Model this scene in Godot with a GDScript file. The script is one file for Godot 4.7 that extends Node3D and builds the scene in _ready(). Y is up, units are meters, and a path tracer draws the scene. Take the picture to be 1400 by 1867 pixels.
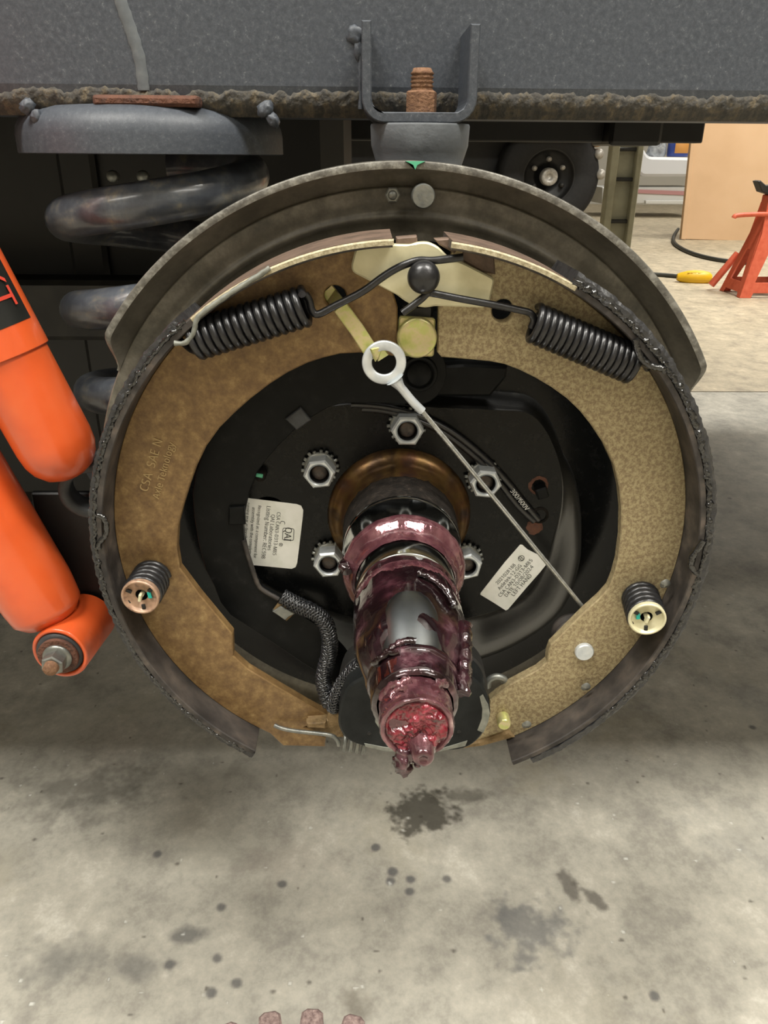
extends Node3D
# A trailer wheel brake seen close up with the drum off: backing plate, shoes, springs, greased spindle,
# under a painted frame rail with a coil spring and orange shock absorbers, in a concrete-floored garage.

const HB := 0.5225            # height of the brake's axis above the floor
var M := {}
var O := Vector3.ZERO         # origin of the thing being built: builders take world points
var G := 0
var nz := FastNoiseLite.new()

func _ready():
	# ---- camera, sky, lights, exposure
	var cam := Camera3D.new()
	cam.name = "camera"
	cam.fov = 66.97
	cam.near = 0.02
	cam.far = 60.0
	cam.position = Vector3(-0.0163, 0.6994, 0.3304)
	cam.rotation = Vector3(-0.43264, -0.02150, 0.00800)
	add_child(cam)
	cam.current = true
	var env := Environment.new()
	env.background_mode = Environment.BG_COLOR
	env.background_color = Color(0.02, 0.02, 0.02)
	env.tonemap_mode = Environment.TONE_MAPPER_LINEAR
	env.tonemap_exposure = 1.0
	env.sdfgi_enabled = true
	env.ssao_enabled = true
	env.ssil_enabled = true
	var we := WorldEnvironment.new()
	we.name = "world_environment"
	we.environment = env
	add_child(we)
	var lamps := [
		# x, z, width along x, depth along z, energy
		[-1.35, 0.95, 1.5, 0.6, 15.0], [1.35, 0.95, 1.5, 0.6, 15.0],
		[-2.6, 3.0, 2.4, 0.5, 5.5], [2.6, 3.0, 2.4, 0.5, 5.5],
		[2.9, -3.4, 2.4, 0.5, 24.0], [4.6, -6.0, 2.4, 0.5, 12.0],
		[4.2, -9.6, 2.4, 0.5, 9.0],
	]
	for l in lamps:
		var a := AreaLight3D.new()
		a.name = "ceiling_area_light"
		a.area_size = Vector2(l[2], l[3])
		a.light_energy = l[4]
		a.light_color = Color(1.0, 0.985, 0.95)

		a.shadow_enabled = true
		a.position = Vector3(l[0], 3.88, l[1])
		a.rotation.x = -PI / 2
		add_child(a, true)

	nz.noise_type = FastNoiseLite.TYPE_SIMPLEX_SMOOTH
	nz.seed = 7
	nz.frequency = 1.0
	nz.fractal_octaves = 3
	materials()

	# ---- the setting, then the trailer, then the brake, then the far garage
	setting(lamps)
	trailer()
	suspension()
	backing_plate()
	brake_shoes()
	spindle()
	flange_nuts()
	actuating_arm()
	labels()
	shoe_hardware()
	cable_set()
	magnet_set()
	background()

# ------------------------------------------------------------------ builders
func V2(a: Array) -> PackedVector2Array:
	var o := PackedVector2Array()
	for i in range(0, a.size(), 2):
		o.append(Vector2(a[i], a[i + 1]) * 0.001)
	return o

func V3(a: Array) -> PackedVector3Array:
	var o := PackedVector3Array()
	for i in range(0, a.size(), 3):
		o.append(Vector3(a[i], a[i + 1], a[i + 2]) * 0.001)
	return o

func mb() -> SurfaceTool:
	var st := SurfaceTool.new()
	st.begin(Mesh.PRIMITIVE_TRIANGLES)
	return st

func tag(o: Node3D, label: String, category: String, group := "", kind := "") -> void:
	if label: o.set_meta("label", label)
	if category: o.set_meta("category", category)
	if group: o.set_meta("group", group)
	if kind: o.set_meta("kind", kind)

func numbered(called: String) -> String:
	if not has_node(NodePath(called)):
		return called
	var k := 1
	while has_node(NodePath("%s_%03d" % [called, k])):
		k += 1
	return "%s_%03d" % [called, k]

func thing(called: String, at: Vector3, label: String, category: String, group := "") -> Node3D:
	var o := Node3D.new()
	o.name = numbered(called)
	add_child(o)
	o.position = at
	O = at
	tag(o, label, category, group)
	return o

func part(called: String, st: SurfaceTool, m: Material, root: Node, label := "") -> MeshInstance3D:
	st.generate_normals()
	var o := MeshInstance3D.new()
	o.name = called
	if root != self:
		var k := 1
		while root.has_node(NodePath(String(o.name))):
			o.name = "%s_%03d" % [called, k]
			k += 1
	else:
		o.name = numbered(called)
	o.mesh = st.commit()
	o.material_override = m
	root.add_child(o, true)
	if label: o.set_meta("label", label)
	return o

func solo(called: String, st: SurfaceTool, m: Material, label: String, category: String, group := "", kind := "") -> MeshInstance3D:
	var o := part(called, st, m, self)
	o.position = O
	tag(o, label, category, group, kind)
	return o

func struct(called: String, st: SurfaceTool, m: Material) -> MeshInstance3D:
	var o := part(called, st, m, self)
	o.position = O
	o.set_meta("kind", "structure")
	return o

func again(o: Node3D, at: Vector3, label := "") -> Node3D:
	var c: Node3D = o.duplicate()
	c.name = numbered(String(o.name).rstrip("0123456789").trim_suffix("_"))
	add_child(c)
	c.position = at
	if label: c.set_meta("label", label)
	return c

func tri(st: SurfaceTool, a: Vector3, b: Vector3, c: Vector3) -> void:
	st.add_vertex(a - O)
	st.add_vertex(b - O)
	st.add_vertex(c - O)

func grid(st: SurfaceTool, rows: Array, wrap := false, flat := false) -> void:
	G += 1
	st.set_smooth_group(-1 if flat else G)
	var n: int = rows[0].size()
	for i in rows.size() - 1:
		var r: PackedVector3Array = rows[i]
		var s: PackedVector3Array = rows[i + 1]
		for j in (n if wrap else n - 1):
			var k := (j + 1) % n
			tri(st, r[j], s[j], r[k])
			tri(st, r[k], s[j], s[k])

# a profile of (radius, height) in millimetres turned about the third axis of B; a repeated point makes a sharp edge
func rev(st: SurfaceTool, c: Vector3, prof: Array, seg := 48, B := Basis.IDENTITY, a0 := 0.0, a1 := TAU, amp := 0.0, freq := 120.0) -> void:
	var full := absf(a1 - a0 - TAU) < 0.001
	var rows := []
	var last := Vector2(INF, INF)
	for i in range(0, prof.size(), 2):
		var p := Vector2(prof[i], prof[i + 1]) * 0.001
		if p == last:
			if rows.size() > 1: grid(st, rows, full)
			rows = [rows[-1]]
			continue
		last = p
		var ring := PackedVector3Array()
		for j in (seg if full else seg + 1):
			var a := a0 + (a1 - a0) * j / seg
			var q := Vector3(p.x * cos(a), p.x * sin(a), p.y)
			if amp > 0.0 and p.x > 0.0002:
				var w := nz.get_noise_3dv(q * freq) * amp
				q += Vector3(cos(a), sin(a), 0) * w
			ring.append(c + B * q)
		rows.append(ring)
	if rows.size() > 1: grid(st, rows, full)

func along(dir: Vector3) -> Basis:
	var z := dir.normalized()
	var x := (Vector3.UP if absf(z.y) < 0.9 else Vector3.RIGHT).cross(z).normalized()
	return Basis(x, z.cross(x), z)

func ccw(p: PackedVector2Array) -> PackedVector2Array:
	var q := p.duplicate()
	if Geometry2D.is_polygon_clockwise(q): q.reverse()
	return q

func inset(p: PackedVector2Array, d: float) -> PackedVector2Array:   # p counterclockwise; d > 0 shrinks
	var o := PackedVector2Array()
	var n := p.size()
	for i in n:
		var e0 := (p[i] - p[(i + n - 1) % n]).normalized()
		var e1 := (p[(i + 1) % n] - p[i]).normalized()
		var n0 := Vector2(-e0.y, e0.x)
		var n1 := Vector2(-e1.y, e1.x)
		var m := (n0 + n1)
		m = m / maxf(m.length_squared(), 0.35) * 2.0
		o.append(p[i] + m * d)
	return o

func ring3(p: PackedVector2Array, z: float, T: Transform3D) -> PackedVector3Array:
	var o := PackedVector3Array()
	for v in p: o.append(T * Vector3(v.x, v.y, z))
	return o

func cap(st: SurfaceTool, outer: PackedVector2Array, holes: Array, z: float, T: Transform3D, front: bool) -> void:
	var poly := outer.duplicate()
	for h in holes:
		var hole: PackedVector2Array = h.duplicate()
		if not Geometry2D.is_polygon_clockwise(hole): hole.reverse()
		var best := INF
		var bi := 0
		var bj := 0
		for i in poly.size():
			for j in hole.size():
				var d := poly[i].distance_squared_to(hole[j])
				if d < best:
					best = d
					bi = i
					bj = j
		var q := PackedVector2Array()
		for i in bi + 1: q.append(poly[i])
		for j in hole.size(): q.append(hole[(bj + j) % hole.size()])
		var away := (hole[bj] - poly[bi]).normalized().orthogonal() * 0.000004
		q.append(hole[bj] - away)
		q.append(poly[bi] - away)
		for i in range(bi + 1, poly.size()): q.append(poly[i])
		poly = q
	var t := Geometry2D.triangulate_polygon(poly)
	if t.is_empty(): t = ears(poly)
	G += 1
	st.set_smooth_group(G)
	for i in range(0, t.size(), 3):
		var a := T * Vector3(poly[t[i]].x, poly[t[i]].y, z)
		var b := T * Vector3(poly[t[i + 1]].x, poly[t[i + 1]].y, z)
		var c := T * Vector3(poly[t[i + 2]].x, poly[t[i + 2]].y, z)
		var up := (poly[t[i + 1]] - poly[t[i]]).cross(poly[t[i + 2]] - poly[t[i]]) > 0
		if up == front: tri(st, a, c, b)
		else: tri(st, a, b, c)

# ear clipping that puts up with the doubled points of a bridge to a hole
func ears(p: PackedVector2Array) -> PackedInt32Array:
	var o := PackedInt32Array()
	var idx := range(p.size())
	while idx.size() > 2:
		var n := idx.size()
		var best := -1
		var best_bad := INF
		for i in n:
			var a := p[idx[(i + n - 1) % n]]
			var b := p[idx[i]]
			var c := p[idx[(i + 1) % n]]
			var area := (b - a).cross(c - b)
			if area <= 0.0 and best >= 0: continue
			var bad := 0.0 if area > 1e-13 else (0.5 if area > -1e-13 else 50.0)
			if area > 1e-13:
				for k in n:
					if k == i or k == (i + 1) % n or k == (i + n - 1) % n: continue
					var q := p[idx[k]]
					if q.distance_squared_to(a) < 1e-10 or q.distance_squared_to(b) < 1e-10 or q.distance_squared_to(c) < 1e-10: continue
					if (b - a).cross(q - a) > 0 and (c - b).cross(q - b) > 0 and (a - c).cross(q - c) > 0: bad += 1.0
			if bad < best_bad:
				best_bad = bad
				best = i
				if bad == 0.0: break
		for k in [best + n - 1, best, best + 1]: o.append(idx[k % n])
		idx.remove_at(best)
	return o

# a plate: outline in metres, between heights z0 and z1, its front edge (z1) and if asked its back edge chamfered
func plate(st: SurfaceTool, outline: PackedVector2Array, z0: float, z1: float, bev := 0.0004, holes := [], T := Transform3D.IDENTITY, back := false) -> void:
	var p := ccw(outline)
	var rings := []
	if back: rings.append(ring3(inset(p, bev), z0, T))
	rings.append(ring3(p, z0 + (bev if back else 0.0), T))
	rings.append(ring3(p, z1 - bev, T))
	if bev > 0.0: rings.append(ring3(inset(p, bev), z1, T))
	for i in rings.size() - 1: grid(st, [rings[i + 1], rings[i]], true, true)
	var hf := []
	for h in holes:
		var q := ccw(h)
		var out := inset(q, -bev)
		grid(st, [ring3(q, z0, T), ring3(q, z1 - bev, T), ring3(out, z1, T)], true)
		hf.append(out)
	cap(st, inset(p, bev) if bev > 0.0 else p, hf, z1, T, true)
	cap(st, inset(p, bev) if back else p, holes, z0, T, false)

func rect(w: float, h: float, r := 0.0, n := 4) -> PackedVector2Array:
	if r <= 0.0: return PackedVector2Array([Vector2(-w, -h) / 2, Vector2(w, -h) / 2, Vector2(w, h) / 2, Vector2(-w, h) / 2])
	var o := PackedVector2Array()
	for k in 4:
		var c := Vector2((w / 2 - r) * (1 if k in [0, 3] else -1), (h / 2 - r) * (1 if k < 2 else -1))
		for i in n + 1: o.append(c + Vector2.from_angle(PI / 2 * (k + float(i) / n)) * r)
	return o

func disc2(c: Vector2, r: float, n := 28, ry := -1.0) -> PackedVector2Array:
	var o := PackedVector2Array()
	for i in n: o.append(c + Vector2(cos(TAU * i / n) * r, sin(TAU * i / n) * (ry if ry > 0 else r)))
	return o

func box(st: SurfaceTool, c: Vector3, s: Vector3, bev := 0.004, B := Basis.IDENTITY) -> void:
	bev = minf(bev, minf(s.x, minf(s.y, s.z)) * 0.3)
	plate(st, rect(s.x, s.y, bev, 2), -s.z / 2, s.z / 2, bev, [], Transform3D(B, c), true)

func smooth(p: PackedVector3Array, n := 8) -> PackedVector3Array:
	var o := PackedVector3Array()
	for i in p.size() - 1:
		var a := p[maxi(i - 1, 0)]
		var d := p[mini(i + 2, p.size() - 1)]
		for k in n: o.append(p[i].cubic_interpolate(p[i + 1], a, d, float(k) / n))
	o.append(p[-1])
	return o

func smooth2(p: PackedVector2Array, n := 4, closed := true) -> PackedVector2Array:
	var o := PackedVector2Array()
	var m := p.size()
	for i in (m if closed else m - 1):
		var a := p[(i + m - 1) % m] if closed else p[maxi(i - 1, 0)]
		var b := p[(i + 1) % m]
		var d := p[(i + 2) % m] if closed else p[mini(i + 2, m - 1)]
		for k in n: o.append(p[i].cubic_interpolate(b, a, d, float(k) / n))
	if not closed: o.append(p[-1])
	return o

# a round bar along a path; amp makes it lumpy, ry flattens it across the view
func tube(st: SurfaceTool, path: PackedVector3Array, r: float, seg := 10, amp := 0.0, freq := 300.0, radii := PackedFloat32Array()) -> void:
	var rows := []
	var n := path.size()
	var x := Vector3.ZERO
	for i in n:
		var t := (path[mini(i + 1, n - 1)] - path[maxi(i - 1, 0)]).normalized()
		if i == 0:
			x = (Vector3.UP if absf(t.y) < 0.9 else Vector3.RIGHT).cross(t).normalized()
		x = (x - t * x.dot(t)).normalized()
		var y := t.cross(x)
		var ring := PackedVector3Array()
		for j in seg:
			var a := TAU * j / seg
			var dir := x * cos(a) + y * sin(a)
			var rr := r if radii.is_empty() else radii[i]
			if amp > 0.0: rr *= 1.0 + amp * nz.get_noise_3dv((path[i] + dir * r) * freq)
			ring.append(path[i] + dir * rr)
		if i == 0: rows.append(dot_ring(path[0], seg))
		rows.append(ring)
		if i == 0: grid(st, [rows[1], rows[0]] if false else [rows[0], rows[1]], true)
		if i == 0: rows = [ring]
	grid(st, rows, true)
	grid(st, [rows[-1], dot_ring(path[n - 1], seg)], true)

func dot_ring(p: Vector3, seg: int) -> PackedVector3Array:
	var o := PackedVector3Array()
	o.resize(seg)
	o.fill(p)
	return o

func helix(p0: Vector3, p1: Vector3, R: float, turns: float, per := 22, phase := 0.0) -> PackedVector3Array:
	var B := along(p1 - p0)
	var o := PackedVector3Array()
	var n := int(turns * per)
	for i in n + 1:
		var t := float(i) / n
		var a := phase + TAU * turns * t
		o.append(p0.lerp(p1, t) + B * Vector3(cos(a) * R, sin(a) * R, 0))
	return o

# a section of (radius, z) in millimetres swept round the brake's axis, its front edge and crown roughened by amp
func arc(st: SurfaceTool, section: Array, a0: float, a1: float, seg: int, amp := 0.0, freq := 260.0, c := Vector3(0, HB, 0)) -> void:
	var m := section.size() / 2
	var rings := []
	for i in seg + 1:
		var a := deg_to_rad(lerpf(a0, a1, float(i) / seg))
		var ring := PackedVector3Array()
		for k in m:
			var r: float = section[2 * k] * 0.001
			var z: float = section[2 * k + 1] * 0.001
			var q := Vector3(r * cos(a), r * sin(a), z)
			if amp > 0.0 and z > -0.02:
				q.z += nz.get_noise_3dv(q * freq) * amp
				var w := nz.get_noise_3dv(q * freq + Vector3(9, 4, 2)) * amp
				q += Vector3(cos(a), sin(a), 0) * w
			ring.append(c + q)
		rings.append(ring)
	for k in m:
		var rows := []
		for ring in rings: rows.append(PackedVector3Array([ring[k], ring[(k + 1) % m]]))
		grid(st, rows)
	for e in [rings[0], rings[-1]]:
		var mid := Vector3.ZERO
		for v in e: mid += v / m
		grid(st, [e, dot_ring(mid, m)], true, true)

func letters(root: Node, text: String, p0: Vector3, p1: Vector3, m: Material, depth := 0.0002, up := Vector3.BACK, called := "lettering", tall := 0.0) -> void:
	var t := TextMesh.new()
	var f := SystemFont.new()
	f.font_names = PackedStringArray(["Droid Sans"])
	t.font = f
	t.text = text
	t.font_size = 24
	t.pixel_size = 0.01
	t.depth = 0.02
	t.curve_step = 1.5
	var s: Vector3 = t.get_aabb().size
	var k := (p1 - p0).length() / maxf(s.x, 0.001)
	var ky := k if tall == 0.0 else tall / 0.171
	var o := MeshInstance3D.new()
	o.name = called
	o.mesh = t
	o.material_override = m
	var x := (p1 - p0).normalized()
	var z := up.normalized()
	var y := z.cross(x)
	o.transform = Transform3D(Basis(x * k, y * ky, z * depth / 0.02), (p0 + p1) / 2 - O + z * depth * 0.5)
	root.add_child(o, true)

# ------------------------------------------------------------------ materials
func tex(sd: int, freq: float, cols: Array, size := 512, kind := FastNoiseLite.TYPE_SIMPLEX_SMOOTH, oct := 5, gain := 0.55) -> NoiseTexture2D:
	var n := FastNoiseLite.new()
	n.seed = sd
	n.noise_type = kind
	n.frequency = freq
	n.fractal_octaves = oct
	n.fractal_gain = gain
	var g := Gradient.new()
	var offs := PackedFloat32Array()
	var cc := PackedColorArray()
	for i in cols.size():
		if cols[i] is Array:
			offs.append(cols[i][0])
			cc.append(Color(cols[i][1]))
		else:
			offs.append(float(i) / maxi(cols.size() - 1, 1))
			cc.append(Color(cols[i]))
	g.offsets = offs
	g.colors = cc
	var t := NoiseTexture2D.new()
	t.width = size
	t.height = size
	t.seamless = true
	t.noise = n
	t.color_ramp = g
	return t

func mat(key: String, col, rough := 0.5, metal := 0.0, scale := 8.0, opt := {}) -> StandardMaterial3D:
	var m := StandardMaterial3D.new()
	m.resource_name = key
	if col is String: m.albedo_color = Color(col)
	else: m.albedo_texture = col
	m.roughness = rough
	m.metallic = metal
	m.uv1_triplanar = true
	m.uv1_scale = Vector3.ONE * scale
	if opt.has("bump"):
		m.heightmap_enabled = true
		m.heightmap_texture = M.bump_tex
		m.heightmap_scale = opt.bump
	if opt.has("coarse"):
		m.heightmap_enabled = true
		m.heightmap_texture = M.coarse_tex
		m.heightmap_scale = opt.coarse
	if opt.has("coat"):
		m.clearcoat_enabled = true
		m.clearcoat = opt.coat
		m.clearcoat_roughness = opt.get("coat_rough", 0.1)
	if opt.has("rough_tex"):
		m.roughness_texture = opt.rough_tex
		m.roughness = 1.0
	if opt.has("spec"): m.metallic_specular = opt.spec
	if opt.get("tint", false): m.vertex_color_use_as_albedo = true
	if opt.has("backlight"):
		m.backlight_enabled = true
		m.backlight = opt.backlight
	M[key] = m
	return m

func materials() -> void:
	M.bump_tex = tex(3, 0.05, ["000000", "ffffff"], 512)
	M.coarse_tex = tex(4, 0.015, ["000000", "ffffff"], 512)
	var streak := tex(5, 0.012, [[0.0, "404040"], [0.5, "6a6a6a"], [1.0, "9a9a9a"]], 512)
	mat("frame_paint", tex(11, 0.035, [[0.0, "353a41"], [0.4, "40454d"], [0.6, "494e56"], [0.76, "51565d"], [0.84, "6c7074"], [0.95, "a2a4a4"], [1.0, "c8c8c4"]], 1024, FastNoiseLite.TYPE_SIMPLEX_SMOOTH, 6, 0.9), 0.5, 0.0, 6.0, {"bump": 0.01})
	mat("frame_grime", tex(12, 0.02, [[0.0, "2c2b2a"], [0.45, "43413d"], [0.6, "565147"], [0.78, "6c604c"], [1.0, "8c877a"]], 512, FastNoiseLite.TYPE_SIMPLEX_SMOOTH, 6, 0.8), 0.8, 0.0, 11.0, {"bump": 0.05})
	mat("rust", tex(13, 0.04, ["4e3828", "76543c", "8c6a50", "6a4c3c", "a58a70"], 256), 0.85, 0.1, 18.0, {"bump": 0.05})
	mat("rust_dark", tex(14, 0.02, ["3a2a24", "5a3c30", "6a4636", "4a3a36"], 256), 0.85, 0.1, 14.0, {"bump": 0.06})
	mat("shoe_left", tex(15, 0.02, [[0.0, "5c462e"], [0.4, "765c3b"], [0.55, "7f6541"], [0.7, "8a6f48"], [1.0, "a59063"]], 512, FastNoiseLite.TYPE_SIMPLEX_SMOOTH, 6, 0.8), 0.45, 0.2, 9.0, {"bump": 0.006})
	mat("shoe_right", tex(16, 0.05, [[0.0, "786850"], [0.40, "8a795c"], [0.52, "9a8b6a"], [0.62, "a69874"], [1.0, "b8ab8a"]], 512, FastNoiseLite.TYPE_SIMPLEX_SMOOTH, 5, 0.8), 0.45, 0.2, 13.0, {"bump": 0.006})
	mat("table_steel", tex(17, 0.012, [[0.0, "242221"], [0.4, "373331"], [0.6, "47423e"], [1.0, "6a5f56"]], 512), 0.6, 0.2, 8.0, {"bump": 0.02})
	mat("table_brown", tex(18, 0.02, ["4e4238", "6a584c", "7e6a5c"], 256), 0.65, 0.2, 12.0, {"bump": 0.02})
	mat("lining", tex(19, 0.03, ["141415", "202022", "2c2c2d", "3c3c3b"], 256), 0.5, 0.0, 16.0, {"coarse": 0.1, "spec": 0.6})
	mat("adhesive", tex(20, 0.03, ["0c0c0c", "161616", "242424"], 256), 0.18, 0.0, 20.0, {"bump": 0.04, "spec": 0.7})
	mat("zinc_pale", tex(21, 0.01, ["c4be98", "d2ccaa", "dcd6b4", "ccc6a0"], 256), 0.35, 0.25, 12.0, {"bump": 0.004})
	mat("zinc_green", tex(22, 0.012, ["a8b060", "c0be7c", "cdbd96", "b8c070", "c8a890"], 256), 0.3, 0.5, 22.0)
	mat("zinc_silver", tex(23, 0.02, ["bcc3c8", "ced3d6", "e0e4e5"], 256), 0.35, 0.5, 20.0)
	mat("steel_bright", tex(24, 0.02, ["c4c8cc", "d0d3d6", "dadcdd"], 256), 0.12, 1.0, 10.0)
	mat("steel_dull", tex(25, 0.02, ["6a6c6c", "82847f", "97968e"], 256), 0.42, 0.7, 20.0, {"bump": 0.01})
	mat("black_gloss", tex(26, 0.02, [[0.0, "0a0b0b"], [0.6, "0f1010"], [0.8, "161616"], [1.0, "302e2b"]], 512, FastNoiseLite.TYPE_SIMPLEX_SMOOTH, 6, 0.8), 0.24, 0.0, 7.0, {"spec": 0.3, "bump": 0.003})
	mat("black_satin", tex(27, 0.02, [[0.0, "0f1010"], [0.6, "141515"], [0.85, "1c1c1c"], [1.0, "363432"]], 512, FastNoiseLite.TYPE_SIMPLEX_SMOOTH, 6, 0.7), 0.42, 0.0, 7.0, {"spec": 0.24, "bump": 0.004})
	mat("plate_dust", tex(28, 0.01, [[0.0, "3e3c36"], [0.4, "5a564c"], [0.6, "6a655a"], [1.0, "88837a"]], 512, FastNoiseLite.TYPE_SIMPLEX_SMOOTH, 6, 0.75), 0.45, 0.0, 6.0, {"bump": 0.012})
	mat("lip_metal", tex(29, 0.03, [[0.0, "45423e"], [0.45, "66635c"], [0.7, "8a8880"], [1.0, "a8a69f"]], 256, FastNoiseLite.TYPE_SIMPLEX_SMOOTH, 5, 0.7), 0.45, 0.35, 14.0, {"bump": 0.02})
	mat("cast_black", tex(30, 0.04, ["0b0a09", "15120f", "231e1a", "463f37"], 256, FastNoiseLite.TYPE_SIMPLEX_SMOOTH, 5, 0.8), 0.75, 0.0, 14.0, {"bump": 0.06, "spec": 0.3})
	mat("bronze", tex(31, 0.008, [[0.0, "2a2832"], [0.3, "4e3c2a"], [0.5, "80643a"], [0.7, "6c4a36"], [1.0, "3a3a44"]], 512), 0.28, 0.7, 9.0, {"bump": 0.01})
	mat("grease", tex(32, 0.008, [[0.0, "13090c"], [0.5, "221115"], [0.66, "371c23"], [0.82, "5a363f"], [1.0, "8e6a72"]], 512), 0.16, 0.35, 11.0, {"coat": 1.0, "coat_rough": 0.03, "coarse": 0.06})
	mat("grease_pink", tex(33, 0.012, [[0.0, "3c2026"], [0.4, "663c44"], [0.7, "8f6468"], [1.0, "c4aaa8"]], 512), 0.14, 0.5, 14.0, {"coat": 1.0, "coat_rough": 0.04, "coarse": 0.05})
	mat("grease_red", tex(34, 0.02, [[0.0, "2c060e"], [0.4, "560e1c"], [0.65, "86202f"], [1.0, "c06878"]], 256), 0.15, 0.0, 22.0, {"coat": 1.0, "coat_rough": 0.05, "coarse": 0.12})
	mat("spring_black", tex(35, 0.02, ["18181a", "242426", "343436"], 256), 0.32, 0.3, 14.0, {"bump": 0.012, "spec": 0.6})
	mat("rubber", tex(36, 0.012, ["232323", "303132", "44474a"], 256), 0.6, 0.0, 12.0, {"bump": 0.02})
	mat("rubber_grey", tex(37, 0.01, ["464a4e", "5a5e62", "70757a"], 256), 0.6, 0.0, 12.0, {"bump": 0.015})
	mat("coil_paint", tex(38, 0.02, [[0.0, "34363c"], [0.5, "484c53"], [0.65, "565a5f"], [0.82, "767167"], [1.0, "928a72"]], 512, FastNoiseLite.TYPE_SIMPLEX_SMOOTH, 6, 0.65), 0.28, 0.0, 6.0, {"coat": 0.4, "coat_rough": 0.15, "bump": 0.012})
	mat("orange", tex(39, 0.006, [[0.0, "8a4026"], [0.3, "cc5428"], [0.6, "dd5a26"], [1.0, "e56a38"]], 512), 0.35, 0.0, 4.0, {"coat": 0.5, "coat_rough": 0.15})
	mat("red_paint", tex(40, 0.02, ["c8583e", "d8664a", "e0745a"], 256), 0.45, 0.0, 4.0)
	mat("sticker", tex(41, 0.01, ["e2e4dc", "f0f1ec", "f6f6f2"], 256), 0.4, 0.0, 20.0)
	mat("hold_left", tex(57, 0.02, ["6a5248", "a08068", "b89880", "4a3c38"], 128), 0.4, 0.3, 40.0)
	mat("drip", tex(60, 0.05, ["53585c", "5f6468", "6d7173"], 256), 0.6, 0.0, 10.0)
	mat("stamp", "a58d62", 0.4, 0.2)
	mat("taper_steel", tex(61, 0.012, ["70757a", "85898c", "8e8e88"], 256), 0.3, 1.0, 10.0)
	mat("drum_rust", tex(62, 0.04, ["5c4a48", "7c6864", "94807a", "a89690"], 256), 0.85, 0.1, 18.0, {"bump": 0.05})
	mat("edge", tex(63, 0.05, ["6e6550", "9c9277", "bcb296", "d0c8b0"], 256, FastNoiseLite.TYPE_SIMPLEX_SMOOTH, 5, 0.8), 0.45, 0.3, 20.0, {"bump": 0.02})
	mat("shoulder", tex(64, 0.02, [[0.0, "141414"], [0.5, "212120"], [0.8, "32312e"], [1.0, "5a5650"]], 512, FastNoiseLite.TYPE_SIMPLEX_SMOOTH, 6, 0.8), 0.27, 0.0, 7.0, {"spec": 0.85, "bump": 0.004})
	mat("stud", tex(65, 0.05, ["262322", "433d39", "6a5649"], 128), 0.35, 0.4, 40.0)
	mat("ink", "4a4c4c", 0.6)
	mat("ink_dark", "262828", 0.6)
	mat("wire_black", tex(42, 0.05, ["131314", "1c1c1d"], 128), 0.32, 0.0, 20.0, {"spec": 0.6})
	mat("braid", tex(43, 0.05, ["121315", "1d1e21", "36383c"], 128), 0.34, 0.0, 30.0, {"spec": 0.7})
	mat("print_white", "d0d0cc", 0.6)
	mat("rope", tex(44, 0.05, ["8a8a84", "b0b0aa", "c8c8c2"], 128), 0.35, 0.7, 40.0)
	mat("teal_paint", "18b0a4", 0.5)
	mat("mint_paint", "58b08a", 0.5)
	mat("magnet_face", tex(45, 0.012, ["161717", "202222", "2b2d2d"], 256), 0.4, 0.0, 12.0, {"bump": 0.006, "spec": 0.25})
	mat("wear_grey", tex(46, 0.03, ["6a6c66", "82847c", "94958c"], 128), 0.55, 0.3, 30.0)
	mat("shoe_rust", tex(47, 0.02, ["4e4030", "75603f", "8a7350", "7a6448"], 256), 0.7, 0.2, 20.0, {"bump": 0.03})
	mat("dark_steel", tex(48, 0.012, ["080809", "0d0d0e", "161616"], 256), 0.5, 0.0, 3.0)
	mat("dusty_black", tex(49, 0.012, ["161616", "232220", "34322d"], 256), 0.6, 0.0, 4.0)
	mat("tyre", tex(50, 0.03, ["0e0e0f", "161617", "1e1e1e"], 256), 0.7, 0.0, 3.0)
	mat("card", tex(51, 0.004, ["c8a682", "d0ae8a", "d6b592"], 256), 0.85, 0.0, 0.8)
	mat("post_paint", tex(52, 0.01, ["85836f", "9a9782", "aaa791"], 256), 0.6, 0.0, 2.0)
	mat("white_plastic", "d8dade", 0.4)
	mat("white_panel", "d0d0cc", 0.5)
	mat("pink_stripe", "b88888", 0.5)
	mat("blue_plastic", "3c4f9a", 0.35)
	mat("orange_paper", "d89a50", 0.6)
	mat("bag", tex(53, 0.02, ["6a6e74", "a8adb2", "dfe3e6"], 128, FastNoiseLite.TYPE_CELLULAR), 0.2, 0.0, 4.0, {"coarse": 0.6})
	mat("yellow", "e0b41c", 0.4)
	mat("hose", "34342f", 0.5)
	mat("wall", tex(54, 0.004, ["b4b0a6", "c0bcb2"], 128), 0.9, 0.0, 0.3)
	mat("ceiling", "c8c6c0", 0.9)
	mat("decal", "20211f", 0.35)
	mat("decal_red", "c8402e", 0.45)
	mat("lug", tex(55, 0.03, ["8a8680", "b0aca4", "c8c4bc"], 128), 0.4, 0.3, 8.0)
	var glow := StandardMaterial3D.new()
	glow.resource_name = "lamp_glow"
	glow.albedo_color = Color(1, 1, 1)
	glow.emission_enabled = true
	glow.emission = Color(1.0, 0.985, 0.95)
	glow.emission_energy_multiplier = 1.0
	M.glow = glow
	# concrete: mottled grey, with the oil spots and patches of the near floor laid over it
	var c := mat("concrete", tex(56, 0.006, [[0.0, "86827a"], [0.36, "a09c91"], [0.52, "aeaa9e"], [0.7, "b9b4a7"], [1.0, "d6d2c6"]], 1024, FastNoiseLite.TYPE_SIMPLEX_SMOOTH, 8, 0.8), 0.62, 0.0, 1.1, {"bump": 0.02})
	c.uv1_world_triplanar = true
	var far: StandardMaterial3D = c.duplicate()
	far.albedo_color = Color(1.0, 0.955, 0.88)
	M.concrete_far = far
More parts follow.
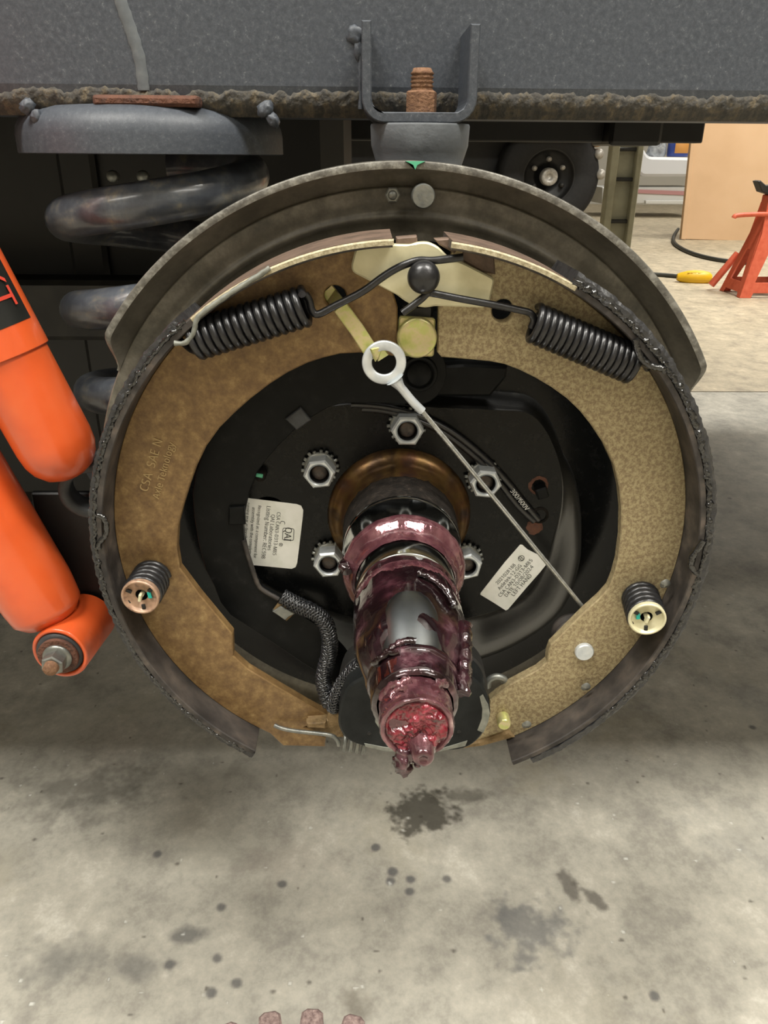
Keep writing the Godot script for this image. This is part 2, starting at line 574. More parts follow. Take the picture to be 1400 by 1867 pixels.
	var d: StandardMaterial3D = c.duplicate()
	d.detail_enabled = true
	d.detail_blend_mode = BaseMaterial3D.BLEND_MODE_MIX
	d.detail_uv_layer = BaseMaterial3D.DETAIL_UV_2
	d.detail_albedo = ImageTexture.create_from_image(floor_stains())
	M.concrete_near = d

# the near floor slab lies from x -2 to 2 and z -2.12 to 1.48
const FX := -2.0
const FZ := -2.12
const FW := 4.0
const FD := 3.6
func blot(im: Image, p: Vector3, rx: float, rz: float, col: Color, soft: float, wob: float, turn := 0.0) -> void:
	var w := im.get_width()
	var s := w / FW
	var cx := (p.x - FX) * s
	var cy := (p.z - FZ) * s
	var R := maxf(rx, rz) * s * (1.0 + wob) + 2
	for y in range(maxi(0, int(cy - R)), mini(im.get_height(), int(cy + R))):
		for x in range(maxi(0, int(cx - R)), mini(w, int(cx + R))):
			var q := Vector2(x - cx, y - cy).rotated(turn) / s
			var e := Vector2(q.x / rx, q.y / rz).length()
			e += nz.get_noise_2d(x * 0.06 + p.x * 91, y * 0.06) * wob + nz.get_noise_2d(x * 0.2, y * 0.2) * wob * 0.4
			var a := clampf((1.0 - e) / soft, 0.0, 1.0) * col.a
			if a <= 0.003: continue
			var o := im.get_pixel(x, y)
			var na := a + o.a * (1 - a)
			var m := o.lerp(col, a / na)
			m.a = na
			im.set_pixel(x, y, m)

func floor_stains() -> Image:
	var im := Image.create(2000, 1800, false, Image.FORMAT_RGBA8)
	im.fill(Color(0.4, 0.39, 0.36, 0.0))
	var rng := RandomNumberGenerator.new()
	rng.seed = 5
	for i in 90:     # broad worn, yellowish, bluish and brownish patches
		var p := Vector3(rng.randf_range(-0.7, 0.9), 0, rng.randf_range(-0.95, 0.1))
		var c: Color = [Color("8d8266"), Color("7d7f80"), Color("a8a08a"), Color("8a7a70"), Color("b9b5a6"), Color("6f6c64")][i % 6]
		c.a = rng.randf_range(0.1, 0.3)
		blot(im, p, rng.randf_range(0.03, 0.12), rng.randf_range(0.02, 0.08), c, 0.9, 0.6, rng.randf() * 3)
	blot(im, Vector3(0.046, 0, -0.347), 0.042, 0.038, Color(0.24, 0.225, 0.19, 0.85), 0.35, 0.6)
	blot(im, Vector3(0.094, 0, -0.37), 0.05, 0.014, Color(0.26, 0.245, 0.21, 0.6), 0.5, 0.5)
	blot(im, Vector3(0.141, 0, -0.195), 0.045, 0.04, Color(0.34, 0.35, 0.37, 0.6), 0.6, 0.8)
	blot(im, Vector3(0.195, 0, -0.239), 0.01, 0.028, Color(0.28, 0.26, 0.24, 0.7), 0.5, 0.6, 0.2)
	blot(im, Vector3(0.215, 0, -0.229), 0.008, 0.024, Color(0.28, 0.26, 0.24, 0.7), 0.5, 0.6, 0.7)
	blot(im, Vector3(-0.197, 0, -0.193), 0.02, 0.012, Color(0.33, 0.33, 0.33, 0.7), 0.6, 0.5)
	blot(im, Vector3(-0.236, 0, -0.159), 0.04, 0.018, Color(0.36, 0.36, 0.36, 0.5), 0.8, 0.5)
	blot(im, Vector3(-0.316, 0, -0.166), 0.05, 0.03, Color(0.38, 0.38, 0.37, 0.55), 0.8, 0.6)
	blot(im, Vector3(-0.363, 0, -0.384), 0.1, 0.06, Color(0.2, 0.19, 0.17, 0.5), 0.8, 0.6)
	blot(im, Vector3(-0.028, 0, -0.12), 0.02, 0.02, Color(0.36, 0.33, 0.28, 0.5), 0.7, 0.6)
	for s in [Vector3(-0.01, 0, -0.295), Vector3(0.008, 0, -0.263), Vector3(0.005, 0, -0.251), Vector3(0.026, 0, -0.253), Vector3(0.025, 0, -0.238), Vector3(0.065, 0, -0.253), Vector3(-0.11, 0, -0.249), Vector3(-0.163, 0, -0.166), Vector3(-0.162, 0, -0.133), Vector3(-0.141, 0, -0.142), Vector3(-0.207, 0, -0.161), Vector3(-0.25, 0, -0.289), Vector3(-0.168, 0, -0.222), Vector3(0.501, 0, -0.489), Vector3(0.797, 0, -1.257), Vector3(0.244, 0, -0.124)]:
		blot(im, s, 0.0065, 0.0065, Color(0.3, 0.3, 0.31, 0.75), 0.45, 0.25)
	for i in 420:    # small specks of grit, light and dark
		var p := Vector3(rng.randf_range(-0.6, 0.7), 0, rng.randf_range(-0.9, 0.05))
		var lightish := rng.randf() < 0.55
		blot(im, p, rng.randf_range(0.0012, 0.0035), rng.randf_range(0.0012, 0.003), Color(0.85, 0.85, 0.82, 0.8) if lightish else Color(0.25, 0.23, 0.2, 0.7), 0.5, 0.3)
	for i in 26:     # scratches
		var p := Vector3(rng.randf_range(-0.4, 0.5), 0, rng.randf_range(-0.6, 0.0))
		blot(im, p, rng.randf_range(0.01, 0.035), 0.0015, Color(0.72, 0.7, 0.64, 0.4), 0.7, 0.2, rng.randf() * 3)
	return im

# ------------------------------------------------------------------ setting
func quad_floor(st: SurfaceTool, x0: float, x1: float, z0: float, z1: float, h: float, uv := false) -> void:
	# a slab 0.15 thick with its top at h
	G += 1
	st.set_smooth_group(-1)
	var top := [Vector3(x0, h, z0), Vector3(x1, h, z0), Vector3(x1, h, z1), Vector3(x0, h, z1)]
	var low := []
	for v in top: low.append(v - Vector3(0, 0.15, 0))
	var faces := [[top[0], top[1], top[2], top[3]], [low[3], low[2], low[1], low[0]]]
	for i in 4: faces.append([top[(i + 1) % 4], top[i], low[i], low[(i + 1) % 4]])
	for f in faces:
		for k in [0, 1, 2, 0, 2, 3]:
			var v: Vector3 = f[k]
			st.set_uv2(Vector2((v.x - FX) / FW, (v.z - FZ) / FD))
			st.add_vertex(v - O)

func setting(lamps: Array) -> void:
	O = Vector3.ZERO
	var st := mb()
	quad_floor(st, -2, 2, FZ, 1.48, 0)
	struct("floor", st, M.concrete_near)
	st = mb()
	quad_floor(st, -7, 9, -13, FZ - 0.008, 0)
	quad_floor(st, -7, -2.006, FZ, 5, 0)
	quad_floor(st, 2.006, 9, FZ, 5, 0)
	quad_floor(st, -2, 2, 1.486, 5, 0)
	quad_floor(st, -7, 9, -13, 5, -0.02)
	struct("floor", st, M.concrete_far)
	st = mb()
	box(st, Vector3(1, 1.975, -13.1), Vector3(16.4, 4.25, 0.2), 0.005)
	struct("wall_back", st, M.wall)
	st = mb()
	box(st, Vector3(1, 1.975, 5.1), Vector3(16.4, 4.25, 0.2), 0.005)
	struct("wall_front", st, M.wall)
	st = mb()
	box(st, Vector3(-7.1, 1.975, -4), Vector3(0.2, 4.25, 18.4), 0.005)
	struct("wall_left", st, M.wall)
	st = mb()
	box(st, Vector3(9.1, 1.975, -4), Vector3(0.2, 4.25, 18.4), 0.005)
	struct("wall_right", st, M.wall)
	st = mb()
	box(st, Vector3(1, 4.1, -4), Vector3(16.4, 0.2, 18.4), 0.005)
	struct("ceiling", st, M.ceiling)
	var t: Node3D
	var k := 0
	var where := ["left of the close pair over the brake", "right of the close pair over the brake", "at the left by the front wall", "at the right by the front wall", "over the jack stand", "over the cardboard sheet", "over the white bench by the back wall"]
	for l in lamps:
		t = thing("ceiling_light", Vector3(l[0], 4.0, l[1]), "flat white ceiling light panel, " + where[k], "light", "ceiling light panels")
		k += 1
		st = mb()
		box(st, Vector3(l[0], 3.96, l[1]), Vector3(l[2] + 0.06, 0.08, l[3] + 0.06), 0.01)
		part("housing", st, M.white_panel, t)
		st = mb()
		box(st, Vector3(l[0], 3.905, l[1]), Vector3(l[2], 0.02, l[3]), 0.004)
		part("diffuser", st, M.glow, t)

# ------------------------------------------------------------------ trailer
func trailer() -> void:
	var by := 0.7185
	var fz := -0.145
	var t := thing("frame_rail", Vector3(0.2, by, fz), "grey painted steel frame rail across the top, scuffed and grimy along its lower edge", "frame rail")
	var st := mb()
	# a box section with rounded lower edge, seen from its side
	var sec := PackedVector2Array([Vector2(0, 0.014), Vector2(0.0, 0.2), Vector2(-0.06, 0.2), Vector2(-0.06, 0.0), Vector2(-0.014, 0.0), Vector2(-0.006, 0.002), Vector2(-0.0015, 0.007)])
	var T := Transform3D(Basis(Vector3(0, 0, 1), Vector3(0, 1, 0), Vector3(-1, 0, 0)), Vector3(0, by, fz))
	plate(st, sec, -1.6, 1.4, 0.0, [], T)
	part("rail", st, M.frame_paint, t)
	st = mb()   # crusted lower edge
	var rows := []
	for k in 11:
		var row := PackedVector3Array()
		var v := k / 10.0
		for i in 700:
			var x := -0.5 + i * 0.0016
			var y := by + 0.0115 - v * 0.0125
			var z := fz - 0.006 * pow(maxf(v - 0.3, 0.0) / 0.7, 2.0)
			var bumpy := 0.0004 + 0.0007 * nz.get_noise_2d(x * 160.0, y * 220.0) + 0.0006 * nz.get_noise_2d(x * 500.0, y * 500.0 + 40.0)
			if k == 0: bumpy = -0.0006
			y += (0.003 * nz.get_noise_1d(x * 60.0) + 0.002 * nz.get_noise_1d(x * 300.0)) * (1.0 - v)
			row.append(Vector3(x, y, z + bumpy))
		rows.append(row)
	grid(st, rows)
	part("grime_crust", st, M.frame_grime, t, "brown grime crusted along the lower edge")
	st = mb()   # scuffed streak: chalky paint drip down to the spring seat
	var dr := smooth(V3([-145.5,775.5,-144.6,-143,766.4,-144.6,-140.1,756.2,-144.6,-137.4,743.8,-144.6,-137.1,729.8,-144.6]), 6)
	var rr := PackedFloat32Array()
	for i in dr.size(): rr.append(0.0032 + 0.001 * nz.get_noise_1d(i * 0.4))
	ribbon(st, dr, rr, 0.00025)
	part("paint_drip", st, M.drip, t, "pale dried drip down the rail")
	st = mb()
	box(st, Vector3(-0.1342, 0.7243, -0.14), Vector3(0.056, 0.0055, 0.012), 0.002)
	part("rust_line", st, M.rust_dark, t, "rusty gap above the spring seat")

	t = thing("bump_stop_bracket", Vector3(0.0075, 0.716, -0.122), "grey U-shaped steel bracket welded to the frame rail above the brake", "bracket")
	var xl := -0.0196
	var xr := 0.0372
	var yb := 0.7138
	var yt := 0.7572
	var th := 0.0048
	var u := PackedVector2Array()
	u.append(Vector2(xl, yt))
	for i in 7: u.append(Vector2(xl + 0.011, yb + 0.011) + Vector2.from_angle(PI + PI / 2 * i / 6.0) * 0.011)
	for i in 7: u.append(Vector2(xr - 0.011, yb + 0.011) + Vector2.from_angle(PI * 1.5 + PI / 2 * i / 6.0) * 0.011)
	u.append(Vector2(xr, yt - 0.001))
	u.append(Vector2(xr - th, yt - 0.001))
	for i in 7: u.append(Vector2(xr - 0.011, yb + 0.011) + Vector2.from_angle(PI * 2 - PI / 2 * i / 6.0) * (0.011 - th))
	for i in 7: u.append(Vector2(xl + 0.011, yb + 0.011) + Vector2.from_angle(PI * 1.5 - PI / 2 * i / 6.0) * (0.011 - th))
	u.append(Vector2(xl + th, yt))
	st = mb()
	plate(st, u, -0.1455, -0.1, 0.0006)
	part("strap", st, M.frame_paint, t)
	st = mb()
	for s in [[xl - 0.001, -1], [xr + 0.001, 1]]:
		var p := PackedVector3Array()
		for i in 11: p.append(Vector3(s[0], yb + 0.008 + i * 0.0034, -0.1452))
		st = mb()
		tube(st, p, 0.0014, 8, 0.5, 240.0)
		part("weld_bead", st, M.frame_paint, t)
	st = mb()
	blob(st, Vector3(xl - 0.004, yt - 0.001, -0.1455), Vector3(0.005, 0.005, 0.0022), 0.5)
	blob(st, Vector3(xl - 0.002, yt - 0.008, -0.1455), Vector3(0.003, 0.006, 0.002), 0.2)
	part("weld_blob", st, M.frame_paint, t)

	var bx := 0.0105
	var bz := -0.119
	t = thing("bump_stop", Vector3(bx, 0.66, bz), "dark grey rubber bump stop hanging under the U bracket above the brake", "bump stop")
	st = mb()
	var up := Basis(Vector3(1, 0, 0), Vector3(0, 0, -1), Vector3(0, 1, 0))
	rev(st, Vector3(bx, yb, bz), [0, -60, 18, -60, 22, -56, 22.6, -52, 22.6, -52, 22.6, -21, 22.9, -20, 22.6, -19, 24.5, -13, 25.4, -10, 25.8, -1, 25.4, 0, 0, 0], 48, up)
	part("rubber_body", st, M.rubber_grey, t)
	t = thing("bump_stop_bolt", Vector3(bx + 0.0005, yb + 0.005, bz), "rusty nut on a threaded stud standing in the U bracket", "bolt")
	st = mb()
	var hexa := disc2(Vector2.ZERO, 0.0083, 6)
	plate(st, hexa, 0.0, 0.0105, 0.0008, [], Transform3D(up.rotated(Vector3.UP, 0.3), Vector3(bx + 0.0005, yb + th, bz)))
	part("nut", st, M.rust, t)
	st = mb()
	var thr := [0, 0, 5.2, 0]
	for i in 5: thr += [5.4, 10 + i * 1.9, 6.0, 10.7 + i * 1.9, 5.2, 11.6 + i * 1.9]
	thr += [4.4, 20.6, 0, 21]
	rev(st, Vector3(bx + 0.0005, yb + th, bz), thr, 24, up, 0, TAU, 0.0004, 400.0)
	part("stud", st, M.rust, t)

	# floor deck and far frame of the trailer, which shade the floor below
	t = thing("trailer_deck", Vector3(0.1, 0.93, -1.13), "dark underside of the trailer deck resting on the frame rails", "trailer deck")
	var deck := t
	st = mb()
	box(st, Vector3(-0.1, 0.945, -1.13), Vector3(3.4, 0.05, 2.05), 0.005)
	part("floor_panel", st, M.dark_steel, t)
	for i in 4:
		st = mb()
		box(st, Vector3(-1.3 + i * 0.68, 0.868, -1.12), Vector3(0.05, 0.1, 1.78), 0.004)
		part("cross_member", st, M.dark_steel, t)
	t = thing("far_frame_rail", Vector3(-0.3, 0.82, -2.1), "black frame rail on the far side of the trailer", "frame rail")
	st = mb()
	box(st, Vector3(-0.35, 0.82, -2.1), Vector3(2.55, 0.17, 0.06), 0.004)
	part("rail", st, M.dark_steel, t)
	st = mb()
	box(st, Vector3(0.7134, 0.7719, -2.1), Vector3(0.145, 0.09, 0.2), 0.01)
	part("mounting_box", st, M.dark_steel, t)
	t = deck
	O = t.position
	st = mb()
	box(st, Vector3(-0.1, 1.8, -0.13), Vector3(3.4, 1.65, 0.04), 0.005)
	part("side_wall", st, M.white_panel, t)
	st = mb()
	box(st, Vector3(-0.1, 1.8, -2.13), Vector3(3.4, 1.65, 0.04), 0.005)
	part("far_wall", st, M.white_panel, t)
	st = mb()
	box(st, Vector3(-0.1, 2.65, -1.13), Vector3(3.5, 0.05, 2.1), 0.005)
	part("roof_panel", st, M.white_panel, t)
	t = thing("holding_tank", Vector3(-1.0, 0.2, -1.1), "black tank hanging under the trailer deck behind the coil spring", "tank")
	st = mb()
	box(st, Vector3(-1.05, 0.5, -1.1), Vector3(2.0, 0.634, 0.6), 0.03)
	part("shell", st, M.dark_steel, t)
	for i in 4:
		st = mb()
		box(st, Vector3(-0.4 - i * 0.4, 0.5, -0.795), Vector3(0.05, 0.6, 0.02), 0.006)
		part("rib", st, M.dark_steel, t)


func ribbon(st: SurfaceTool, path: PackedVector3Array, half: PackedFloat32Array, thick: float) -> void:
	# a thin raised strip lying on a plane that faces +z
	var rows := []
	for i in path.size():
		var t := (path[mini(i + 1, path.size() - 1)] - path[maxi(i - 1, 0)]).normalized()
		var s := Vector3(-t.y, t.x, 0).normalized() * half[i]
		rows.append(PackedVector3Array([path[i] - s - Vector3(0, 0, thick), path[i] - s * 0.8 + Vector3(0, 0, thick), path[i] + s * 0.8 + Vector3(0, 0, thick), path[i] + s - Vector3(0, 0, thick)]))
	grid(st, rows)

# ------------------------------------------------------------------ suspension
func suspension() -> void:
	var up := Basis(Vector3(1, 0, 0), Vector3(0, 0, -1), Vector3(0, 1, 0))
	var cx := -0.148
	var cz := -0.2
	var t := thing("spring_seat", Vector3(cx, 0.7, cz), "grey domed steel spring seat cup welded under the frame rail", "spring seat")
	var st := mb()
	rev(st, Vector3(cx, 0.6985, cz), [74, 0.5, 77.6, 0, 78.4, 0.4, 78.4, 0.4, 78.4, 10, 77.6, 14.5, 75.4, 18.5, 72, 21.5, 66, 24, 50, 25.5, 0, 26, 0, 26, 0, 22, 60, 21, 73, 14, 74, 0.5], 72, up)
	part("cup", st, M.frame_paint, t)
	for p in [Vector3(-0.0719, 0.7209, -0.141), Vector3(-0.1992, 0.7215, -0.141)]:
		st = mb()
		blob(st, p, Vector3(0.0048, 0.0036, 0.003), 0.6)
		blob(st, p + Vector3(0.004, -0.005, 0), Vector3(0.0034, 0.0042, 0.003), 0.4)
		part("weld_blob", st, M.frame_paint, t)

	t = thing("coil_spring", Vector3(cx - 0.002, 0.56, cz), "thick black suspension coil spring under the domed spring seat", "coil spring")
	var p := PackedVector3Array()
	var c := Vector3(-0.1485, 0.0, cz)
	var y0 := 0.6585
	for i in 150:
		var phi := deg_to_rad(-95.0 + i * 9.0)       # turns from the upper end behind, over the right, to the front and down
		var y := y0 + 0.0545 * (180.0 - (-95.0 + i * 9.0)) / 360.0
		p.append(c + Vector3(cos(phi) * 0.0575, minf(y, 0.69), sin(phi) * 0.0575))
	st = mb()
	tube(st, p, 0.0122, 20)
	part("bar", st, M.coil_paint, t)
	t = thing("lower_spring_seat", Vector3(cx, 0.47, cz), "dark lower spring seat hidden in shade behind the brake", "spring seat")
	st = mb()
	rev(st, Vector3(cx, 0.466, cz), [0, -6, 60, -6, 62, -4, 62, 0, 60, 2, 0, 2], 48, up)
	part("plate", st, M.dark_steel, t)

	# trailing arm, axle beam and cross beam: dark bulk behind the shocks
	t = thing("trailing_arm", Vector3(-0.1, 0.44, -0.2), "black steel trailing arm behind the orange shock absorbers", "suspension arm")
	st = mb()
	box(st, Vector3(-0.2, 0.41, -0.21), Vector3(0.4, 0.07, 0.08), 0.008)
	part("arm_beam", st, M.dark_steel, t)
	st = mb()
	box(st, Vector3(-0.2062, 0.4577, -0.127), Vector3(0.05, 0.09, 0.005), 0.001)
	part("shock_mount", st, M.dark_steel, t)
	st = mb()
	rev(st, Vector3(-0.1867, 0.5123, -0.11), [12, -12, 17, -12, 18.5, -10, 18.5, 4, 17, 6, 12.5, 6, 11.5, 4, 11.5, -10], 36, Basis(Vector3.UP, 0.2))
	part("bushing", st, M.rubber, t)
	t = thing("axle_tube", Vector3(0, HB, -0.5), "black axle tube running back from the brake under the trailer", "axle")
	st = mb()
	rev(st, Vector3(0, HB, 0), [0, -2000, 36, -2000, 36, -80, 0, -80], 36)
	part("tube", st, M.dusty_black, t)
	t = thing("cross_beam", Vector3(-0.3, 0.6, -0.7), "black crossbeam under the trailer behind the coil spring", "beam")
	st = mb()
	box(st, Vector3(-0.3879, 0.5168, -0.7), Vector3(1.1, 0.075, 0.06), 0.006)
	part("beam", st, M.dusty_black, t)
	for q in [Vector3(-0.3287, 0.6727, -0.7), Vector3(-0.2922, 0.673, -0.7)]:
		st = mb()
		rev(st, q, [0, 0, 6, 0, 7, -3, 7, -12, 0, -12], 12)
		part("bolt_head", st, M.steel_dull, t)

	# shock absorbers
	var dir := (Vector3(-0.1955, 0.5348, -0.1) - Vector3(-0.2113, 0.5804, -0.1)).normalized()
	var e := Vector3(-0.1954, 0.5334, -0.1)
	var B := along(dir)
	t = thing("shock_absorber", e, "upper orange shock absorber with a black and red decal on its sleeve", "shock absorber", "orange shock absorbers")
	st = mb()
	rev(st, e, [0, 9, 8, 9, 14, 6, 19, 0, 21.2, -6, 22, -14, 22, -72, 22, -72, 0, -72], 56, B)
	part("body", st, M.orange, t)
	st = mb()
	var step := (Vector3(-0.2086, 0.5985, -0.1) - e).dot(dir) * 1000.0
	rev(st, e, [21, step, 23.2, step, 23.6, step - 0.6, 23.6, step - 0.6, 23.6, step - 190, 0, step - 190], 56, B)
	part("sleeve", st, M.orange, t)
	# decal: a curved patch round the sleeve on its right front side, with lettering along the axis
	var fwd := Vector3.BACK
	var sx := (fwd - dir * fwd.dot(dir)).normalized()
	var sy := dir.cross(sx)
	st = mb()
	var rows := []
	var d1 := (Vector3(-0.195, 0.6195, -0.076) - e).dot(dir)
	for i in 11:
		var row := PackedVector3Array()
		for k in 13:
			var ph := deg_to_rad(lerpf(0, 86, k / 12.0))
			var l := d1 - 0.062 + 0.062 * i / 10.0
			if i == 10 and (k == 0): l -= 0.003
			row.append(e + dir * l - sy * sin(ph) * -0.02385 * side_sign(dir) + sx * cos(ph) * 0.02385)
		rows.append(row)
	grid(st, rows)
	var dc := part("decal", st, M.decal, t, "black decal")
	var ph1 := deg_to_rad(57)
	var rad := -sy * sin(ph1) * -1.0 * side_sign(dir) + sx * cos(ph1)
	var l0 := e + rad * 0.0241 + dir * (d1 - 0.046)
	letters(dc, "UKT", l0, l0 + dir * 0.036, M.decal_red, 0.0003, rad, "lettering", 0.013)
	st = mb()
	var ph2 := deg_to_rad(12)
	var rad2 := -sy * sin(ph2) * -1.0 * side_sign(dir) + sx * cos(ph2)
	tube(st, PackedVector3Array([e + rad2 * 0.0239 + dir * (d1 - 0.025), e + rad2 * 0.0239 + dir * (d1 - 0.005)]), 0.0006, 6)
	part("underline", st, M.sticker, dc)

	var e2 := Vector3(-0.2251, 0.4354, -0.1)
	t = thing("shock_absorber", e2, "lower orange shock absorber ending in an eyelet with a bolt beside the brake", "shock absorber", "orange shock absorbers")
	st = mb()
	rev(st, e2, [0, 12, 12, 11.5, 18, 9, 22, 4, 22, 4, 22.6, 3.4, 22.9, 0, 23.6, -6, 24.2, -14, 24.2, -120, 24.2, -120, 0, -120], 56, B)
	part("body", st, M.orange, t)
	var ey := Vector3(-0.2109, 0.4127, -0.078)
	st = mb()
	rev(st, ey, [15.2, -44, 17.2, -44, 18, -43, 18, -1, 17.4, 0, 15.6, 0, 15, -1, 15, -44], 56, Basis(Vector3.UP, -0.1))
	part("eyelet", st, M.orange, t)
	st = mb()
	tube(st, PackedVector3Array([e2 + dir * 0.006 + Vector3(0.006, 0, 0), ey + Vector3(0.004, 0.016, -0.02)]), 0.006, 10)
	tube(st, PackedVector3Array([e2 + dir * 0.006 - Vector3(0.008, 0, 0), ey + Vector3(-0.008, 0.014, -0.02)]), 0.004, 10)
	part("weld_neck", st, M.orange, t)
	st = mb()
	rev(st, ey, [0, -42, 14.9, -42, 14.9, -1, 14, 0.6, 12.5, 1.2, 0, 1.2], 48)
	part("bushing", st, M.rubber, t)
	st = mb()
	rev(st, ey + Vector3(0, 0, 0.0012), [0, 0, 12.4, 0, 12.6, 0.6, 12.6, 2, 12.2, 2.4, 12.2, 2.4, 0, 2.4], 48)
	part("washer", st, M.rust_dark, t)
	st = mb()
	rev(st, ey + Vector3(0, 0, 0.0035), [0, 0, 9, 0, 9, 1.2, 7.5, 2.2, 0, 2.2], 36)
	plate(st, disc2(Vector2.ZERO, 0.0072, 6), 0.0, 0.0092, 0.0008, [], Transform3D(Basis(Vector3.BACK, 0.35), ey + Vector3(0, 0, 0.0045)))
	part("flange_nut", st, M.steel_dull, t)
	st = mb()
	rev(st, ey + Vector3(0, 0, 0.0125), [0, 0, 4.4, 0, 4.6, 1, 4.4, 4.4, 3.6, 5.2, 0, 5.2], 24, Basis.IDENTITY, 0, TAU, 0.0003, 500.0)
	part("bolt_end", st, M.rust, t)

func side_sign(dir: Vector3) -> float:
	var sx := (Vector3.BACK - dir * Vector3.BACK.dot(dir)).normalized()
	return 1.0 if dir.cross(sx).x > 0 else -1.0

# ------------------------------------------------------------------ backing plate
func backing_plate() -> void:
	var c := Vector3(0, HB, 0)
	var t := thing("backing_plate", Vector3(0, HB, -0.06), "large round dished brake backing plate, dusty outside and black in the middle", "backing plate")
	var a0 := deg_to_rad(21.66)
	var a1 := deg_to_rad(152.44)
	var st := mb()
	# upper rim lip with its bright face, tapering off at both ends
	var prof := [[163.0, -66.0], [168.0, -59.0], [170.6, -53.0], [171.2, -51.6], [174.0, -51.3], [174.6, -52.0], [174.6, -78.0]]
	var n := 150
	for sec in [[0, 3, M.plate_dust, "inner_wall"], [3, 6, M.lip_metal, "rim_lip"]]:
		st = mb()
		var rows := []
		for k in range(sec[0], sec[1] + 1):
			var row := PackedVector3Array()
			for i in n + 1:
				var u := float(i) / n
				var a := lerpf(a0, a1, u)
				var taper := smoothstep(0.0, 0.05, minf(u, 1.0 - u))
				var r: float = lerpf(162.5 + k * 0.2, prof[k][0], taper) * 0.001
				row.append(c + Vector3(cos(a) * r, sin(a) * r, lerpf(-0.062, prof[k][1] * 0.001, taper) + 0.0003 * nz.get_noise_1d(a * 60.0)))
			rows.append(row)
		grid(st, rows)
		part(sec[3], st, sec[2], t)
	st = mb()
	var row1 := PackedVector3Array()
	var row2 := PackedVector3Array()
	for i in n + 1:
		var u := float(i) / n
		var a := lerpf(a0, a1, u)
		var r: float = lerpf(0.1638, 0.1746, smoothstep(0.0, 0.05, minf(u, 1.0 - u)))
		row1.append(c + Vector3(cos(a) * r, sin(a) * r, -0.0525 - 0.0095 * (1.0 - smoothstep(0.0, 0.05, minf(u, 1.0 - u)))))
		row2.append(c + Vector3(cos(a) * r, sin(a) * r, -0.08))
	grid(st, [row1, row2])
	part("rim_back", st, M.plate_dust, t)
	# dusty annulus with its stamped ledge, all round
	st = mb()
	rev(st, c, [163.2, -82, 163.2, -64.5, 162.6, -64, 162.6, -64, 158, -63.6, 155.5, -64.4, 153, -66, 151.6, -65.6, 150.6, -64.4, 149.4, -64.6, 147.6, -67.5, 145.6, -70, 143, -71, 139, -71], 160)
	part("outer_ring", st, M.plate_dust, t, "dusty grey outer ring with a stamped ridge")
	st = mb()
	rev(st, c, [139, -71, 128, -71.5, 122, -69, 114, -68, 20, -68, 20, -68, 20, -80, 163.2, -82], 120)
	part("dish", st, M.black_gloss, t, "glossy black inner dish")
	# raised centre: a flat plateau that rolls over into a sloping shoulder
	var top: PackedVector2Array = smooth2(V2([-36.4,583.2,-8.6,584.4,19.3,582.7,48.4,581.6,63.7,580.2,72.7,573.5,80.6,560.3,86,544.5,87.2,527.3,84.6,508.1,80.5,490.2,70.4,470.6,49.1,459.7,24,455.4,-1.3,454,-26.6,458.2,-51.4,468.2,-75.5,481.9,-89.3,502.7,-92,525.8,-87.4,548,-73.4,566.2,-56,578]), 6)
	top = ccw(top)
	var rows2 := []
	var mid := Vector2(0.0, HB)
	for s in [[0.0, -0.048, 0.0], [0.0012, -0.0483, 0.0], [0.0035, -0.0500, 0.3], [0.009, -0.0530, 1.0], [0.016, -0.0565, 1.0], [0.0225, -0.0605, 1.0], [0.026, -0.065, 1.0], [0.0275, -0.0695, 1.0]]:
		var row := PackedVector3Array()
		for i in top.size():
			var d := (top[i] - mid).normalized()
			var k := clampf(0.6 - d.y * 1.25, 0.2, 1.75)
			var q: Vector2 = top[i] + d * s[0] * k
			row.append(Vector3(q.x, q.y, s[1]))
		rows2.append(row)
	st = mb()
	rows2.reverse()
	grid(st, rows2, true)
	part("sloping_shoulder", st, M.shoulder, t, "glossy dusty sloping shoulder")
	st = mb()
	cap(st, top, [disc2(V2([-70.1,523.2])[0], 0.0105, 24)], -0.048, Transform3D.IDENTITY, true)
	part("raised_centre", st, M.black_gloss, t, "flat black raised centre")
	st = mb()
	rev(st, Vector3(V2([-70.1,523.2])[0].x, V2([-70.1,523.2])[0].y, -0.048), [10.5, 0.1, 10.5, -12, 0, -12], 30)
	part("hole", st, M.dark_steel, t)
	st = mb()   # five-sided raised pad at the top right
	plate(st, V2([2.3,602.5,31,604.8,53,603.8,52.6,598.2,45.2,588.5,19.2,588.5,2.5,588.4]), -0.06, -0.049, 0.0012)
	part("raised_pad", st, M.black_satin, t)
	# bolt head and small stud up on the ring
	st = mb()
	var bh := Vector3(0.0088, 0.6822, -0.051)
	rev(st, bh, [5.4, -16, 5.4, -0.8, 4.9, 0, 4.9, 0, 0, 0.1], 32)
	part("pin_head", st, M.steel_dull, t, "round grey pin head")
	st = mb()
	var ns := Vector3(-0.0051, 0.6823, -0.057)
	plate(st, disc2(Vector2.ZERO, 0.0036, 6), -0.008, -0.0015, 0.0005, [], Transform3D(Basis.IDENTITY, ns))
	rev(st, ns, [0, 0.3, 1.6, 0.2, 2.1, -0.6, 2.1, -4], 16)
	part("small_nut", st, M.steel_dull, t)
	st = mb()
	plate(st, V2([-4.5, 0, 4.5, 0, 1, -1.6, 0, -3.6, -1, -1.6]), -0.0003, 0.0005, 0.0001, [], Transform3D(Basis.IDENTITY, Vector3(0.0047, 0.6968, -0.0512)))
	part("paint_mark", st, M.mint_paint, t, "small green paint mark on the rim")
	# pierced holes with stub and rust on the right of the plateau
	st = mb()
	var hs := Vector3(0.0762, 0.5226, -0.0476)
